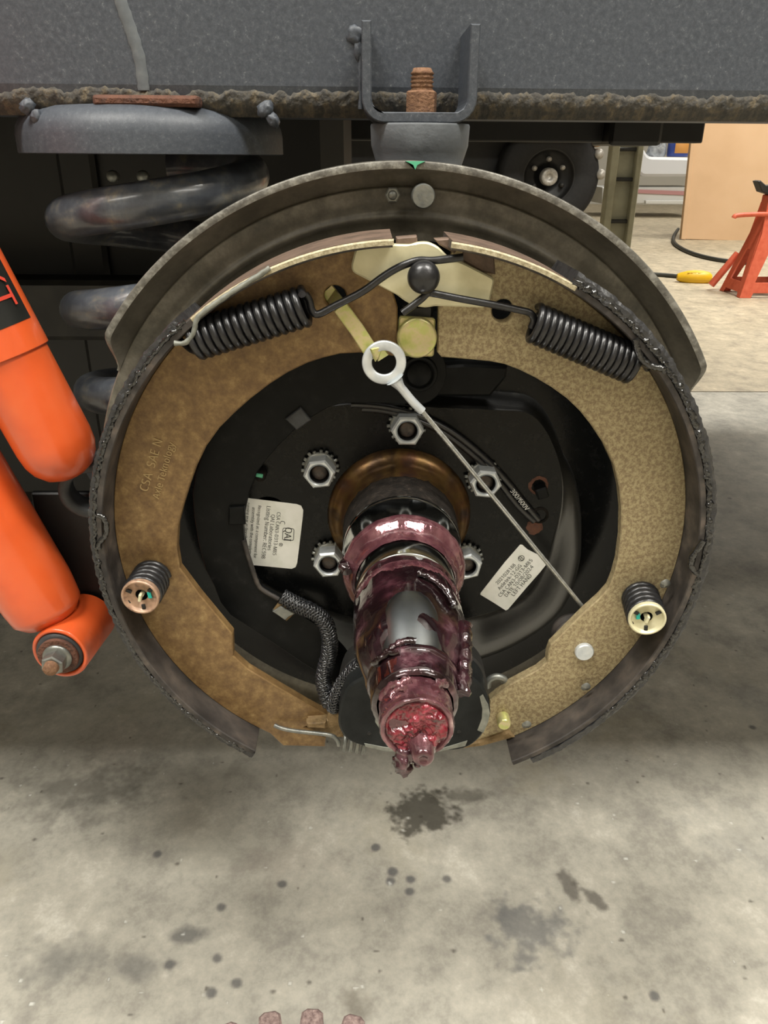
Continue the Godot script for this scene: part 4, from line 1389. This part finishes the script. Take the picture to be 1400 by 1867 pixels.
func shoe_hardware() -> void:
	var t := thing("anchor_pin", Vector3(0.0067, 0.6529, -0.002), "round black ball-headed anchor pin at the top of the shoes", "pin")
	var bc := Vector3(0.0067, 0.6529, -0.002)
	var st := mb()
	rev(st, bc, [0, 3.6, 2.6, 3.3, 4.8, 2.2, 6.4, 0.2, 6.9, -2.4, 6.4, -4.6, 5.0, -6.2, 4.6, -7, 4.6, -62], 48)
	part("pin", st, M.spring_black, t)

	t = thing("shoe_guide_plate", Vector3(0.0067, 0.653, -0.013), "pale gold angular guide plate across both shoes under the anchor pin", "guide plate")
	st = mb()
	plate(st, smooth_corners(V2([-18.8,665.3,1.5,664.9,4.5,665.9,8.9,666,13.1,664.2,18.5,659.3,23.7,657.9,37.3,651.5,37.9,650.2,36.5,641.4,34.5,638.8,12.5,639.5,8.8,638.7,3.5,639.4,-1.1,641.9,-4.1,644.2,-23.1,653.5,-23.8,656.2,-21.8,663.3])), -0.0178, -0.0135, 0.0007)
	part("plate", st, M.zinc_pale, t)

	var l0 := Vector3(-0.0927, 0.6251, -0.008)
	var l1 := Vector3(-0.0426, 0.6405, -0.008)
	t = thing("return_spring", l0.lerp(l1, 0.5), "black coil return spring on the left brake shoe", "spring", "return springs")
	st = mb()
	spring_wire(st, l0, l1, 15.3, 0.0074, 0.00172, 0.4)
	part("coil", st, M.spring_black, t)
	st = mb()
	tube(st, smooth(V3([-43.4,645.5,-8,-41.6,642.6,-7.9,-40.6,638.5,-7.8,-38,636.9,-7.7,-30.9,640.4,-7.6,-19.1,646.4,-7.5,-11,652.1,-7.5,-5.2,655.7,-7.4,-0.2,657.9,-7.3,4.8,659.3,-7.2,10.8,659.3,-7.1,23.1,660.7,-7]), 5), 0.00165, 10)
	part("hook_rod", st, M.spring_black, t)
	st = mb()
	tube(st, smooth(V3([-90.3,621.2,-6,-93.7,621.1,-8.7,-97,622.9,-11.3,-99.4,623.8,-14]), 4), 0.00165, 10)
	part("hook_end", st, M.spring_black, t)

	var r0 := Vector3(0.0551, 0.6337, -0.008)
	var r1 := Vector3(0.103, 0.6145, -0.008)
	t = thing("return_spring", r0.lerp(r1, 0.5), "black coil return spring on the right brake shoe", "spring", "return springs")
	st = mb()
	spring_wire(st, r0, r1, 17.3, 0.0074, 0.0016, 1.0)
	part("coil", st, M.spring_black, t)
	st = mb()
	tube(st, smooth(V3([-2,638,-5,3.1,641.6,-5.3,6.5,644.3,-5.6,8.6,646.1,-5.9,10.9,646.1,-6.2,23,643.8,-6.5,38.7,641.1,-6.8,48.1,639.2,-7.1,53.2,637.8,-7.4,55.2,634.9,-7.7,54.4,631.3,-8]), 5), 0.0016, 10)
	part("hook_rod", st, M.spring_black, t)
	st = mb()
	tube(st, smooth(V3([101.6,619.4,-6,106.4,616,-10,110.3,612,-14]), 4), 0.0016, 10)
	part("hook_end", st, M.spring_black, t)

	t = thing("lever_link", Vector3(0.0054, 0.6249, -0.018), "square yellow zinc link with a round button head below the anchor pin", "link")
	st = mb()
	plate(st, smooth_corners(V2([-2.9,634.2,13.5,633.3,13.3,616,-0.4,616.2,-3.2,620.5])), -0.022, -0.018, 0.0007)
	part("square_plate", st, M.zinc_green, t)
	st = mb()
	rev(st, Vector3(0.0052, 0.6251, -0.015), [0, -0.1, 6.4, 0, 7.6, 0.3, 8.6, 0, 9.0, -0.8, 9.0, -3], 48)
	part("button_head", st, M.zinc_green, t)
	t = thing("pivot_block", Vector3(0.0044, 0.6332, -0.026), "dark block behind the yellow square link", "block")
	st = mb()
	box(st, Vector3(0.0055, 0.6343, -0.024), Vector3(0.014, 0.008, 0.006), 0.001)
	part("block", st, M.dark_steel, t)

	# hold-down springs with their cups
	var holds := [[Vector3(-0.1267, 0.5031, -0.0175), Vector3(-0.1277, 0.5028, 0.004), M.zinc_pale, "left", "hold-down spring with pinkish steel cup on the left brake shoe"], [Vector3(0.1257, 0.4902, -0.0175), Vector3(0.1229, 0.4891, 0.004), M.zinc_green, "right", "hold-down spring with yellow zinc cup on the right brake shoe"]]
	for h in holds:
		var b: Vector3 = h[0]
		var p: Vector3 = h[1]
		t = thing("hold_down_spring", b, h[4], "spring", "hold-down springs")
		st = mb()
		spring_wire(st, b + (p - b) * 0.05, b + (p - b) * 0.86, 4.6, 0.0082, 0.0017)
		part("coil", st, M.spring_black, t)
		var B := along(p - b)
		var cupm: Material = M.hold_left if h[3] == "left" else M.zinc_pale
		st = mb()
		rev(st, p, [9.0, -3.4, 9.3, -1, 9.2, 0, 8.4, 0.3, 8.0, -0.2, 7.8, -1.2, 7.0, -2.0, 3.2, -2.3, 3.0, -2.8], 40, B)
		part("cup", st, cupm, t, "spring retainer cup")
		st = mb()
		rev(st, p, [3.0, -2.8, 3.0, -8, 0, -8], 24, B)
		for k in 3:
			var a := 0.6 + k * 2.1
			box(st, p + B * Vector3(cos(a) * 0.0062, sin(a) * 0.0062, -0.0017), Vector3(0.0028, 0.0018, 0.0010), 0.0002, B * Basis(Vector3.BACK, a))
		part("cup_slot", st, M.dark_steel, t)
		st = mb()
		box(st, p + B * Vector3(0, 0, -0.0008), Vector3(0.0014, 0.0042, 0.0034), 0.0004, B * Basis(Vector3.BACK, -0.25))
		rev(st, p, [0, -2, 1.1, -2, 1.1, -16], 12, B)
		part("pin", st, M.zinc_pale, t)
		st = mb()
		var sgn := 1.0 if h[3] == "left" else -1.0
		box(st, p + B * Vector3(0.0043 * sgn, 0.0006, -0.0017), Vector3(0.0019, 0.0036, 0.0007), 0.0002, B * Basis(Vector3.BACK, 0.12))
		part("paint_dab", st, M.teal_paint, t, "teal paint dab")

func smooth_corners(p: PackedVector2Array, r := 0.0016) -> PackedVector2Array:
	var q := ccw(p)
	var o := PackedVector2Array()
	var n := q.size()
	for i in n:
		var a := q[(i + n - 1) % n]
		var b := q[i]
		var c := q[(i + 1) % n]
		var d0 := minf(r, b.distance_to(a) * 0.4)
		var d1 := minf(r, b.distance_to(c) * 0.4)
		var s := b + (a - b).normalized() * d0
		var e := b + (c - b).normalized() * d1
		for k in 4:
			var u := k / 3.0
			o.append(s.lerp(b, u).lerp(b.lerp(e, u), u))
	return o

# ------------------------------------------------------------------ adjuster cable
func cable_set() -> void:
	var t := thing("cable_hook", Vector3(-0.0241, 0.6327, -0.015), "yellow zinc hook strap from the left shoe hole to the cable eyelet", "hook")
	var st := mb()
	strap(st, smooth(V3([-34.9,644.7,-24,-32.5,641.9,-24]), 3), 0.0033)
	strap(st, V3([-32.5,641.9,-24,-28.5,639,-13]), 0.0033)
	strap(st, V3([-28.5,639,-13,-21.6,629.7,-12.3,-15.4,620.2,-11.7,-13.4,617.4,-11]), 0.0033)
	part("strap", st, M.zinc_green, t)
	st = mb()
	strap(st, V3([-14.7,619.3,-7,-12,620.4,-9.5,-10.2,617.6,-12]), 0.0030)
	part("hook_tip", st, M.zinc_green, t)

	var ec := Vector3(-0.0095, 0.6157, -0.009)
	t = thing("adjuster_cable", ec, "thin steel adjuster cable with a flat ring end crossing the brake diagonally", "cable")
	st = mb()
	rev(st, ec, [5.4, 0.6, 5.9, 1.0, 9.2, 1.0, 9.8, 0.5, 9.8, -0.6, 9.2, -1, 5.9, -1, 5.4, -0.5, 5.4, 0.6], 56)
	part("ring_end", st, M.zinc_silver, t, "flat silver ring")
	st = mb()
	var neck := smooth(V3([-4.6,608.2,-9,-2.5,605.1,-9.2,0,602,-9.5,3.6,597.6,-9.7,8.2,592.9,-10]), 4)
	var rr := PackedFloat32Array()
	for i in neck.size():
		var u := float(i) / (neck.size() - 1)
		rr.append(lerpf(0.0034, 0.0020, smoothstep(0.0, 0.35, u)) if i > 0 else 0.0045)
	tube(st, neck, 0.002, 14, 0.0, 300.0, rr)
	part("crimp_sleeve", st, M.zinc_silver, t)
	st = mb()
	var a := Vector3(0.0077, 0.5934, -0.01)
	var b := Vector3(0.1019, 0.4743, -0.028)
	var n := 500
	var B := along(b - a)
	tube(st, PackedVector3Array([a, b]), 0.0007, 8)
	for k in 6:
		var p := PackedVector3Array()
		for i in n + 1:
			var u := float(i) / n
			var ang := TAU * (u * 26.0 + k / 6.0)
			var sag := Vector3(0, 0, -0.002 * sin(PI * u))
			p.append(a.lerp(b, u) + sag + B * Vector3(cos(ang), sin(ang), 0) * 0.00072)
		tube(st, p, 0.00046, 5)
	part("wire_rope", st, M.rope, t, "twisted wire rope")
	t = thing("cable_pulley", Vector3(0.0974, 0.458, -0.029), "round brownish cable guide behind the lower right shoe", "pulley")
	st = mb()
	rev(st, Vector3(0.0974, 0.4572, -0.029), [0, 0, 8.2, 0, 8.8, 0.3, 9.0, 1.6, 10.8, 1.8, 11.2, 1.0, 11.2, -0.4, 9.8, -1.6, 9.8, -2.6, 11.4, -4, 11.4, -6, 0, -6], 48)
	part("wheel", st, M.table_steel, t)

func strap(st: SurfaceTool, path: PackedVector3Array, half: float, thick := 0.0011) -> void:
	var rows := []
	for i in path.size():
		var t := (path[mini(i + 1, path.size() - 1)] - path[maxi(i - 1, 0)]).normalized()
		var s := Vector3(-t.y, t.x, 0).normalized()
		var nn := t.cross(s).normalized() * thick
		if nn.z < 0: nn = -nn
		s *= half
		rows.append(PackedVector3Array([path[i] - s, path[i] - s + nn * 0.7, path[i] - s * 0.88 + nn, path[i] + s * 0.88 + nn, path[i] + s + nn * 0.7, path[i] + s]))
	grid(st, rows, true, true)
	for r in [rows[0], rows[-1]]: grid(st, [r, dot_ring((r[0] + r[5]) / 2, 6)], true, true)

# ------------------------------------------------------------------ magnet, wires, adjuster
func magnet_set() -> void:
	var t := thing("brake_magnet", Vector3(0.0083, 0.4319, 0), "dark oval electromagnet hanging below the spindle", "magnet")
	var face := smooth2(V2([-32.4,430.5,-31.4,420.3,-26,412.8,-14.2,408.1,-3.2,406.5,9.6,406,22.3,405.9,35.1,407.7,43,414.8,47,425.5,47.6,434.3,43.9,447.1,35.2,455.9,19.4,461.8,6.7,463.6,-8.7,461.6,-19.9,455.2,-28.2,447.6]), 4)
	var st := mb()
	plate(st, face, -0.014, 0.005, 0.0012)
	part("face", st, M.magnet_face, t, "flat dark grey magnet face")
	st = mb()
	var mid := Vector2.ZERO
	for v in face: mid += v / face.size()
	var big := PackedVector2Array()
	for v in face: big.append(mid + (v - mid) * 1.03)
	plate(st, big, -0.027, -0.0125, 0.002)
	part("coil_body", st, M.dusty_black, t)
	st = mb()
	plate(st, V2([42.9,444.5,46.2,437.7,47.4,432.3,46.9,426.4,44.7,419.1,41.4,420.9,43.3,428.7,43.2,435.2,41.3,443]), 0.004, 0.0054, 0.0001)
	plate(st, V2([-18.9,412.5,-8.3,409.8,9.5,407.7,21.4,408,36.5,413.9,35.5,410.1,21.4,406.4,5.1,406.2,-8.3,407.1,-18.3,410.2]), 0.004, 0.0054, 0.0001)
	plate(st, V2([-13.1,437.7,-10.8,438.4,-10.1,421,-13.1,426.9]), 0.004, 0.0054, 0.0001)
	part("wear_strip", st, M.wear_grey, t, "bright worn strip on the magnet face")
	st = mb()
	for p in [Vector3(-0.0154, 0.4448, 0.0051), Vector3(-0.0163, 0.4191, 0.0051), Vector3(0.0315, 0.4198, 0.0051)]:
		rev(st, p, [0, 0.1, 0.8, 0.1, 1.0, 0.3, 1.2, 0.0], 14)
	part("dimple", st, M.dark_steel, t)

	t = thing("sleeved_wire", Vector3(-0.0379, 0.4569, -0.02), "black braided wire sleeve looping from the rusty clip to the magnet", "wire")
	var path := smooth(V3([-63.8,478.5,-37,-54.8,474.1,-34.9,-45.7,470.5,-32.8,-40,464.7,-30.7,-38,456.4,-28.6,-38.4,448.8,-26.4,-40.3,441.1,-24.3,-41.6,433.4,-22.2,-40.4,426.7,-20.1,-38,420,-18]), 6)
	braid(st, t, path, 0.0041)
	path = smooth(V3([-36.2,421.8,-12,-33.6,432.1,-11.2,-29.5,442.2,-10.4,-23.5,450.3,-9.6,-15.6,456.9,-8.8,-7,460.2,-8]), 6)
	braid(st, t, path, 0.0036)

	t = thing("supply_wire", Vector3(0.0429, 0.558, -0.046), "pair of thin black cables curving over the plate to a hole on the right", "wire")
	st = mb()
	tube(st, smooth(V3([-25.2,585.6,-45,-8.6,584.1,-45.1,8,579.8,-45.3,25.7,571,-45.4,43.4,556.9,-45.6,57.1,542.7,-45.7,67.5,529.9,-45.9,75.5,520.7,-46]), 8), 0.0017, 10)
	part("cable", st, M.wire_black, t)
	st = mb()
	tube(st, smooth(V3([-19.7,583.1,-45.5,-5.8,581.4,-45.6,8.1,577.1,-45.6,23.8,568.9,-45.7,41.3,555,-45.8,53.7,541.3,-45.9,63.5,529.2,-45.9,73.1,520,-46]), 8), 0.0017, 10)
	part("cable", st, M.wire_black, t)
	letters(t, "300/600V", Vector3(0.0591, 0.5394, -0.0438), Vector3(0.0685, 0.5279, -0.0438), M.print_white, 0.00012, Vector3.BACK, "print")

	t = thing("shoe_adjuster", Vector3(-0.0422, 0.4044, -0.02), "rusty adjuster end between the lower tips of the brake shoes", "adjuster")
	st = mb()
	plate(st, V2([-51.5,410.3,-39.8,412.6,-39.1,416.4,-32.4,417.1,-29.6,399.2,-41.4,399.7,-51.1,406.5]), -0.028, -0.014, 0.001)
	plate(st, V2([-50.7,412,-40.4,412.7,-40.5,408.1,-50.2,408.9]), -0.02, -0.0115, 0.0006)
	part("socket", st, M.shoe_rust, t)
	st = mb()
	plate(st, V2([-26.5,396.8,-7.8,391,23.6,390,48.5,394.6,63.7,401.6,67.2,396.8,48.8,390.5,23.7,386.7,-7.8,387.8]), -0.03, -0.016, 0.001)
	part("screw_body", st, M.shoe_rust, t)
	t = thing("adjuster_spring", Vector3(-0.0385, 0.4049, -0.008), "grey wire adjuster spring hooked into the left shoe tip", "spring")
	st = mb()
	tube(st, smooth(V3([-69.5,408.1,-15,-64.9,406.7,-13.8,-57.1,405.7,-12.7,-44.8,405,-11.5,-37.1,404.4,-10.3,-34,401.9,-9.2,-33.1,399,-8]), 5), 0.0012, 8)
	part("hook_wire", st, M.steel_dull, t)
	st = mb()
	spring_wire(st, Vector3(-0.0315, 0.3984, -0.014), Vector3(-0.0188, 0.3952, -0.014), 3.6, 0.0052, 0.0012, 0.6)
	part("coil", st, M.steel_dull, t)
	st = mb()
	rev(st, Vector3(-0.0683, 0.4089, -0.015), [0, 0.2, 3.6, 0.2, 4.2, -1, 4.4, -3.4], 20)
	t = thing("adjuster_lever", Vector3(0.0555, 0.4295, -0.024), "grey curled adjuster lever hook beside the magnet", "lever")
	st = mb()
	tube(st, smooth(V3([50.4,426.9,-24,51.3,431.5,-24,55.2,433.7,-24,59.3,432.2,-24,61.4,428.7,-24,69.2,432.1,-24,76.6,436.9,-24]), 6), 0.0021, 10)
	part("hook", st, M.steel_dull, t)

func braid(st: SurfaceTool, t: Node, path: PackedVector3Array, r: float) -> void:
	st = mb()
	tube(st, path, r * 0.9, 12)
	part("sleeve", st, M.wire_black, t)
	st = mb()
	var n := path.size()
	var fine := smooth(path, 4)
	n = fine.size()
	for dirn in [1.0, -1.0]:
		for k in 8:
			var p := PackedVector3Array()
			var x := Vector3.ZERO
			for i in n:
				var tg := (fine[mini(i + 1, n - 1)] - fine[maxi(i - 1, 0)]).normalized()
				if i == 0: x = Vector3.BACK.cross(tg).normalized()
				x = (x - tg * x.dot(tg)).normalized()
				var y := tg.cross(x)
				var a: float = dirn * i * 0.19 + TAU * k / 8.0
				var lift := r * (0.97 + 0.07 * sin(i * 0.9 + k * PI * (1.0 if dirn > 0 else 0.0)))
				p.append(fine[i] + (x * cos(a) + y * sin(a)) * lift)
			tube(st, p, 0.00055, 5)
	var b := part("braid", st, M.braid, t, "woven braid")
	b.set_meta("kind", "stuff")

# ------------------------------------------------------------------ far garage
func background() -> void:
	var t: Node3D
	var st: SurfaceTool
	var up := Basis(Vector3(1, 0, 0), Vector3(0, 0, -1), Vector3(0, 1, 0))
	# truck with one wheel in view
	var wc := Vector3(1.7676, 0.5108, -8.1)
	t = thing("truck", Vector3(0.6, 0, -8.9), "dark truck with a large black wheel and pale hub beyond the brake", "truck")
	var w := Node3D.new()
	w.name = "wheel"
	t.add_child(w)
	st = mb()
	rev(st, wc, [250, 120, 270, 130, 330, 140, 440, 130, 490, 110, 508, 70, 510, 0, 508, -70, 480, -120, 250, -120], 64)
	part("tyre", st, M.tyre, w)
	st = mb()
	rev(st, wc, [0, 20, 120, 20, 150, 60, 210, 40, 240, 110, 256, 125, 262, 120], 48)
	part("rim", st, M.dark_steel, w)
	st = mb()
	rev(st, wc, [0, 150, 26, 150, 30, 160, 74, 160, 82, 150, 84, 60], 36)
	part("hub", st, M.lug, w, "pale round hub")
	for k in 6:
		var a: float = 0.55 + k * TAU / 6
		st = mb()
		rev(st, wc + Vector3(cos(a) * 0.16, sin(a) * 0.16, 0.06), [0, 55, 22, 50, 26, 0], 10)
		part("lug_nut", st, M.lug if k in [0, 1, 2] else M.dusty_black, w)
	st = mb()
	box(st, Vector3(-0.85, 1.75, -8.7), Vector3(6.3, 1.4, 3.0), 0.05)
	part("body_side", st, M.dark_steel, t)
	st = mb()
	box(st, Vector3(-1.1, 0.65, -9.05), Vector3(5.8, 0.8, 1.4), 0.05)
	part("chassis", st, M.dark_steel, t)
	for q in [[Vector3(2.2212, 0.8306, -8), M.card], [Vector3(2.2459, 0.7191, -8), M.lug], [Vector3(2.285, 0.5367, -8), M.lug]]:
		st = mb()
		rev(st, q[0], [0, 40, 40, 30, 50, 0, 50, -400], 16)
		part("lamp" if q[1] == M.card else "bracket_bolt", st, q[1], t)

	# steel post
	var pa := Vector3(0.9497, 0.4986, -3)
	t = thing("steel_post", Vector3(0.98, 0, -3.0), "olive grey steel channel post standing beyond the brake", "post")
	st = mb()
	box(st, Vector3(0.945, 0.42, -3.0), Vector3(0.03, 0.84, 0.06), 0.003)
	box(st, Vector3(1.042, 0.42, -3.0), Vector3(0.022, 0.84, 0.06), 0.003)
	part("flange", st, M.post_paint, t)
	st = mb()
	box(st, Vector3(0.995, 0.42, -3.02), Vector3(0.09, 0.84, 0.02), 0.003)
	part("panel", st, M.post_paint, t)
	st = mb()
	for h in [0.725, 0.617, 0.46, 0.3]:
		box(st, Vector3(0.998, h, -3.005), Vector3(0.075, 0.014, 0.03), 0.003)
	part("cross_bar", st, M.dusty_black, t)
	st = mb()
	box(st, Vector3(0.99, 0.01, -3.0), Vector3(0.22, 0.02, 0.16), 0.004)
	part("base_plate", st, M.post_paint, t)

	# cardboard sheet leaning
	t = thing("cardboard_sheet", Vector3(3.3372, 0.005, -7.2), "large plain brown cardboard sheet standing upright on the garage floor", "cardboard")
	st = mb()
	plate(st, V2([2879.7,7.3,2814,1158.1,4220.8,1144.5,4513.1,-32.2]), -7.24, -7.2, 0.004)
	part("face_sheet", st, M.card, t)
	st = mb()
	plate(st, V2([2879.3,7.4,2921.1,2.8,2843.8,1149.9,2810.3,1149.6]), -7.235, -7.19, 0.003)
	part("folded_edge", st, M.card, t)

	# white bench with blue jug and clear bag
	t = thing("white_bench", Vector3(3.6, 0, -10.2), "white moulded bench with a low shelf beyond the cardboard", "bench")
	st = mb()
	plate(st, smooth_corners(V2([3178.9,817.3,3314.5,806.3,3398,697.9,4128.3,691,4166.7,482,3349.9,476.4,3271.2,550.1]), 0.05), -10.7, -10.0, 0.03)
	part("top", st, M.white_plastic, t)
	st = mb()
	plate(st, V2([2890.3,348.6,4121.2,356.8,4155.5,167,2914.3,159.2]), -10.8, -10.05, 0.01)
	part("shelf", st, M.white_panel, t)
	st = mb()
	plate(st, V2([3217.5,332.3,4126.3,306.9,4135.4,256.4,3223.7,288.4]), -10.1, -10.03, 0.004)
	part("stripe", st, M.pink_stripe, t)
	st = mb()
	plate(st, V2([3439.1,201.7,4140.6,206.2,4148.6,161.7,3444.8,163.7]), -10.1, -10.0, 0.004)
	part("lower_board", st, M.white_panel, t)
	st = mb()
	for x in [3.3, 4.3]:
		box(st, Vector3(x, 0.25, -10.6), Vector3(0.08, 0.5, 0.08), 0.01)
	part("leg", st, M.dusty_black, t)
	var jb := Vector3(3.8212, 0.7004, -10.2)
	t = thing("blue_jug", jb, "blue plastic jug with an orange label standing on the white bench", "jug")
	st = mb()
	rev(st, jb, [0, 0, 120, 0, 130, 20, 130, 190, 110, 230, 60, 250, 45, 270, 45, 290, 0, 292], 28, up)
	part("body", st, M.blue_plastic, t)
	st = mb()
	rev(st, jb, [131, 40, 133, 44, 133, 156, 131, 160], 20, up, -2.2, -0.8)
	part("label", st, M.orange_paper, t)
	st = mb()
	tube(st, smooth(PackedVector3Array([jb + Vector3(0.05, 0.24, 0), jb + Vector3(0.13, 0.27, 0), jb + Vector3(0.15, 0.2, 0), jb + Vector3(0.125, 0.14, 0)]), 5), 0.018, 8)
	part("handle", st, M.blue_plastic, t)
	var gb := Vector3(3.5533, 0.6985, -10.2)
	t = thing("clear_bag", gb, "crumpled clear plastic bag on the white bench beside the blue jug", "bag")
	st = mb()
	rev(st, gb, [0, 0, 100, 0, 110, 40, 105, 120, 90, 190, 60, 240, 30, 260, 45, 280, 0, 270], 28, up, 0, TAU, 0.03, 12.0)
	part("film", st, M.bag, t)

	# jack stand
	var jx := 2.185
	var jz := -4.1
	t = thing("jack_stand", Vector3(jx, 0, jz), "orange red steel jack stand with a black saddle on the garage floor", "jack stand")
	st = mb()
	for s in [[0.0], [PI]]:
		var T := Transform3D(Basis(Vector3.UP, s[0]) * Basis(Vector3.RIGHT, -0.19), Vector3(jx, 0.0, jz) + Basis(Vector3.UP, s[0]) * Vector3(0, 0, 0.13))
		plate(st, V2([-175, 0, -112, 0, -100, 26, 100, 26, 112, 0, 175, 0, 92, 330, 78, 490, -78, 490, -92, 330]), -0.004, 0.004, 0.002, [V2([-98, 82, 98, 82, 34, 250, 20, 268, -20, 268, -34, 250])], T, true)
		T = Transform3D(Basis(Vector3.UP, s[0] + PI / 2) * Basis(Vector3.RIGHT, -0.24), Vector3(jx, 0.0, jz) + Basis(Vector3.UP, s[0] + PI / 2) * Vector3(0, 0, 0.17))
		plate(st, V2([-130, 0, -92, 0, -80, 26, 80, 26, 92, 0, 130, 0, 60, 330, 44, 490, -44, 490, -60, 330]), -0.004, 0.004, 0.002, [V2([-66, 82, 66, 82, 24, 250, -24, 250])], T, true)
	part("leg_frame", st, M.red_paint, t)
	st = mb()
	box(st, Vector3(jx, 0.45, jz), Vector3(0.15, 0.14, 0.1), 0.008)
	part("collar", st, M.red_paint, t)
	st = mb()
	box(st, Vector3(jx, 0.4, jz), Vector3(0.05, 0.36, 0.035), 0.004)
	for i in 7: box(st, Vector3(jx - 0.027, 0.27 + i * 0.025, jz), Vector3(0.012, 0.012, 0.03), 0.003)
	part("ratchet_column", st, M.dusty_black, t)
	st = mb()
	plate(st, V2([-150, 46, -136, 50, -104, 28, 104, 28, 136, 50, 150, 46, 118, -6, 60, -22, -60, -22, -118, -6]), -0.035, 0.035, 0.004, [], Transform3D(Basis.IDENTITY, Vector3(jx, 0.54, jz)), true)
	part("saddle", st, M.dusty_black, t, "black saddle")
	st = mb()
	tube(st, smooth(PackedVector3Array([Vector3(jx - 0.06, 0.425, jz + 0.05), Vector3(jx - 0.14, 0.425, jz + 0.06), Vector3(jx - 0.24, 0.418, jz + 0.06), Vector3(jx - 0.255, 0.405, jz + 0.06)]), 5), 0.012, 10)
	part("lever", st, M.red_paint, t)
	# side foot seen left of the stand
	st = mb()
	tube(st, PackedVector3Array([Vector3(2.0852, 0.2034, -4.25), Vector3(1.9637, 0.0271, -4.25)]), 0.02, 6)
	part("side_brace", st, M.red_paint, t)

	# cords on the floor
	t = thing("extension_cord", Vector3(2.003, 0.02, -4.634), "black cord with a bright yellow plug end lying beside the jack stand", "cord")
	st = mb()
	tube(st, smooth(V3([1506,12,-4848,1715,12,-4830,1842,12,-4784,1944,12,-4714]), 6), 0.013, 8)
	part("cable", st, M.hose, t)
	st = mb()
	var y0 := Vector3(1.877, 0.03, -4.557)
	var y1 := Vector3(2.075, 0.03, -4.518)
	tube(st, PackedVector3Array([y0, y0.lerp(y1, 0.1), y0.lerp(y1, 0.3), y0.lerp(y1, 0.5), y0.lerp(y1, 0.75), y0.lerp(y1, 0.92), y1]), 0.04, 14, 0.0, 1.0, PackedFloat32Array([0.02, 0.028, 0.04, 0.044, 0.042, 0.034, 0.02]))
	part("plug", st, M.yellow, t, "bright yellow plug")
	st = mb()
	for k in 4:
		var q := y0.lerp(y1, 0.36 + k * 0.1)
		box(st, q + Vector3(0, 0.03, 0.026), Vector3(0.05, 0.006, 0.006), 0.001)
	part("grip_rib", st, M.yellow, t)
	t = thing("air_hose", Vector3(2.519, 0.012, -5.89), "dark hose curving on the floor from the cardboard to the jack stand", "hose")
	st = mb()
	tube(st, smooth(V3([3214,14,-8187,2861,14,-7336,2628,14,-6638,2520,14,-5981,2556,14,-5566,2717,14,-5383]), 8), 0.016, 8)
	part("hose", st, M.hose, t)

	# rusty brake drum lying in front, only its notched rim in view
	var dc := Vector3(-0.073, 0.07, -0.07) + Vector3(0.002, 0, 0.165)
	dc.y = 0.0
	t = thing("brake_drum", dc, "rusty brake drum with notched rim on the floor at the bottom edge", "brake drum")
	st = mb()
	var o := PackedVector2Array()
	var teeth := 30
	for k in teeth:
		for s in [[-0.47, 0.156], [-0.42, 0.150], [-0.25, 0.1485], [-0.10, 0.150], [-0.04, 0.156], [0.0, 0.165], [0.12, 0.168], [0.38, 0.168], [0.5, 0.165]]:
			o.append(Vector2.from_angle(TAU * (k + s[0]) / teeth) * s[1])
	plate(st, o, 0.0, 0.07, 0.002, [disc2(Vector2.ZERO, 0.135, 60)], Transform3D(up, dc))
	part("notched_rim", st, M.drum_rust, t)
	st = mb()
	rev(st, dc, [148, 0, 148, 62, 146, 62, 135, 64, 135, 20, 50, 20, 50, 60, 40, 62, 40, 10], 72, up)
	part("drum_bowl", st, M.steel_dull, t)
